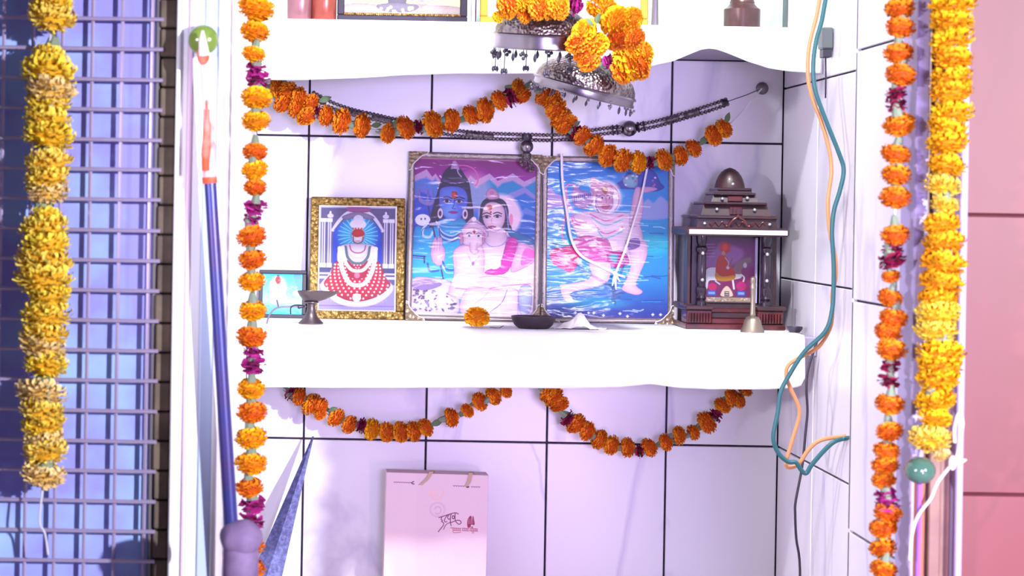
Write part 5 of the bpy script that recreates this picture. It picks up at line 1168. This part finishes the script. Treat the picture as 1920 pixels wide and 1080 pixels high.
part(t, 'paste_smear', MB().ball(P(381, 104, YQ - .010), .0085, 12, 8, (.8, .5, 1.2)), M_VERM, True, world=True)
part(t, 'tip', MB().tube([P(383, 104, YQ - .012), P(380, 78, YQ - .014), P(380, 58, YQ - .012)], [.006, .0044, .0014], 12), M_POLEW, True, world=True)
sb_ = P(452, 1010, 2.16); rr = 40 / F * 2.16
mb = MB().ball((0, 0, 0), 1.0, 20, 14); r = random.Random(14)
mb.v = [Vector((v.x * rr * (1 + .06 * math.sin(v.y * 5 + v.z * 3)), v.y * rr * (1 + .05 * math.sin(v.x * 6)), v.z * rr * .9 * (1 + .06 * math.sin(v.x * 4)))) + sb_ for v in mb.v]
t = thing('stone_finial', 'rounded purple grey stone knob at the foot of the leaning pole', 'stone', (sb_.x, sb_.y, 0))
part(t, 'knob', mb, M_STONEP, True, world=True)
part(t, 'post', MB().lathe([(.03, 0), (.03, .02), (.02, .03), (.018, sb_.z - .012), (.012, sb_.z)], (sb_.x, sb_.y, 0), 20), M_STONEP, True, world=True)
# blade leaning in the lower niche
Yb0 = 3.40
tip = P(587, 818, 3.462); b1l, b1r = P(506, 1003, 3.42), P(545, 1003, 3.42)
d_l = (b1l - tip); d_r = (b1r - tip); kk = (tip.z - .004) / (tip.z - b1l.z); k2 = (tip.z - .045) / (tip.z - b1l.z)
L0, R0 = tip + d_l * k2, tip + d_r * k2; mid = (L0 + R0) / 2
t = thing('sword_blade', 'pitted steel sword blade standing point up in the lower niche', 'sword', (mid.x - .01, 3.41, 0.0))
nrm = Vector((0, -1, .08)).normalized(); mb = MB()
ml = [tip]; rows_ = 8; vs = []
for i in range(rows_ + 1):
    f_ = i / rows_; a = tip.lerp(L0, f_) + Vector((-.0012, 0, 0)); b = tip.lerp(R0, f_) + Vector((.0012, 0, 0)); c = a.lerp(b, .5)
    vs += [a, c + nrm * .0035 * (.3 + f_), b, c - nrm * .0025 * (.3 + f_)]
fs = [(i * 4 + k, i * 4 + (k + 1) % 4, (i + 1) * 4 + (k + 1) % 4, (i + 1) * 4 + k) for i in range(rows_) for k in range(4)] + [(3, 2, 1, 0), tuple(rows_ * 4 + k for k in range(4))]
mb.add(vs, fs); part(t, 'blade', mb, M_BLADE, False, world=True)
dd = (mid - tip).normalized(); gd = mid + dd * .012; side = (R0 - L0).normalized()
part(t, 'guard', MB().tube([mid - side * .035, mid, mid + side * .035], [.005, .009, .005], 10), M_BRASS, True, world=True)
ke = (gd.z - .012) / -dd.z
part(t, 'hilt', MB().tube([mid, mid + dd * (ke * .5), gd + dd * ke], [.009, .011, .009], 12), M_BRASS, True, world=True)

# ------------------------------------------------------------------ paper bag in the lower niche
YG = 3.40
pl, pr_ = P(721, 888, YG), P(913, 894, YG); bwid = (pr_.x - pl.x); ztop = (P(817, 889, YG).z)
bx = (pl.x + pr_.x) / 2 
t = thing('paper_bag', 'pale pink paper gift bag with handwritten lettering and ribbon handles', 'bag', (bx, YG, 0.001), (math.radians(-1.5), math.radians(0.8), 0))
hB = ztop - .001
part(t, 'body', MB().box(-bwid / 2, bwid / 2, .0006, .055, 0, hB, .0008), mat('pale_pink_paper', (226, 196, 206), .75))
pb = draw_bag(); hb = bwid * pb.H / pb.W
link('front_print', pb.mesh('print', bwid - .001, hb, M_PRINTB), None, t, (0, 0, hB - hb - .0006))
for a, b in ((-30, -12), (56, 62)):
    x0, x1 = a * YG / F, b * YG / F
    def rib(pts):
        return MB().add([(x + d, y, z) for (x, y, z) in pts for d in (-.0032, .0032)], [(2 * i, 2 * i + 1, 2 * i + 3, 2 * i + 2) for i in range(len(pts) - 1)])
    o = part(t, 'ribbon_handle', rib([(x0 - .002, -.0012, hB - .019), ((x0 + x1) / 2, -.0022, hB - .010), (x1, -.0015, hB + .003), (x1 + .002, .004, hB + .005), (x1 + .003, .012, hB + .002)]), M_JUTE)
    o.modifiers.new('thickness', 'SOLIDIFY').thickness = .0008

# ------------------------------------------------------------------ right front: ball on a stick, cord
c = P(1725, 882, 2.225)
t = thing('glass_ball_stick', 'teal glass ball on a striped stick beside the pink wall', 'stick', (c.x, 2.235, 0))
part(t, 'ball', MB().ball(c, 29 / F * 2.225, 24, 16, (1, 1, .88)), M_GBALL2, True, world=True)
part(t, 'stick', MB().tube([Vector((c.x + .002, 2.235, .002)), c + Vector((.001, .004, -.012))], .0056, 12), mat('orange_brown_stick', (176, 110, 84), .6), True, world=True)
part(t, 'stripe', MB().tube([Vector((c.x - .001, 2.229, .03)), c + Vector((-.001, -.003, -.014))], .0026, 8), mat('purple_stripe', (150, 90, 190), .5), True, world=True)
t = thing('white_cord', 'knotted white cord hanging on the trim beside the pink wall', 'cord', P(1792, 868, 2.235))
part(t, 'cord', MB().tube(spline([P(a, b, 2.215) for a, b in ((1706, 1050), (1710, 1002), (1722, 966), (1745, 935), (1758, 905), (1780, 876), (1793, 858), (1802, 815), (1805, 790), (1798, 775), (1790, 800), (1790, 830))], 5), .0016, 8), M_WTHREAD, True, world=True)
part(t, 'knot', MB().ball(P(1786, 868, 2.213), .0052, 10, 8, (.8, .7, 1.5)), M_WTHREAD, True, world=True)
part(t, 'loose_end', MB().tube([P(1788, 868, 2.213), P(1800, 866, 2.213), P(1812, 862, 2.213)], [.0032, .0030, .0008], 8), M_WTHREAD, True, world=True)
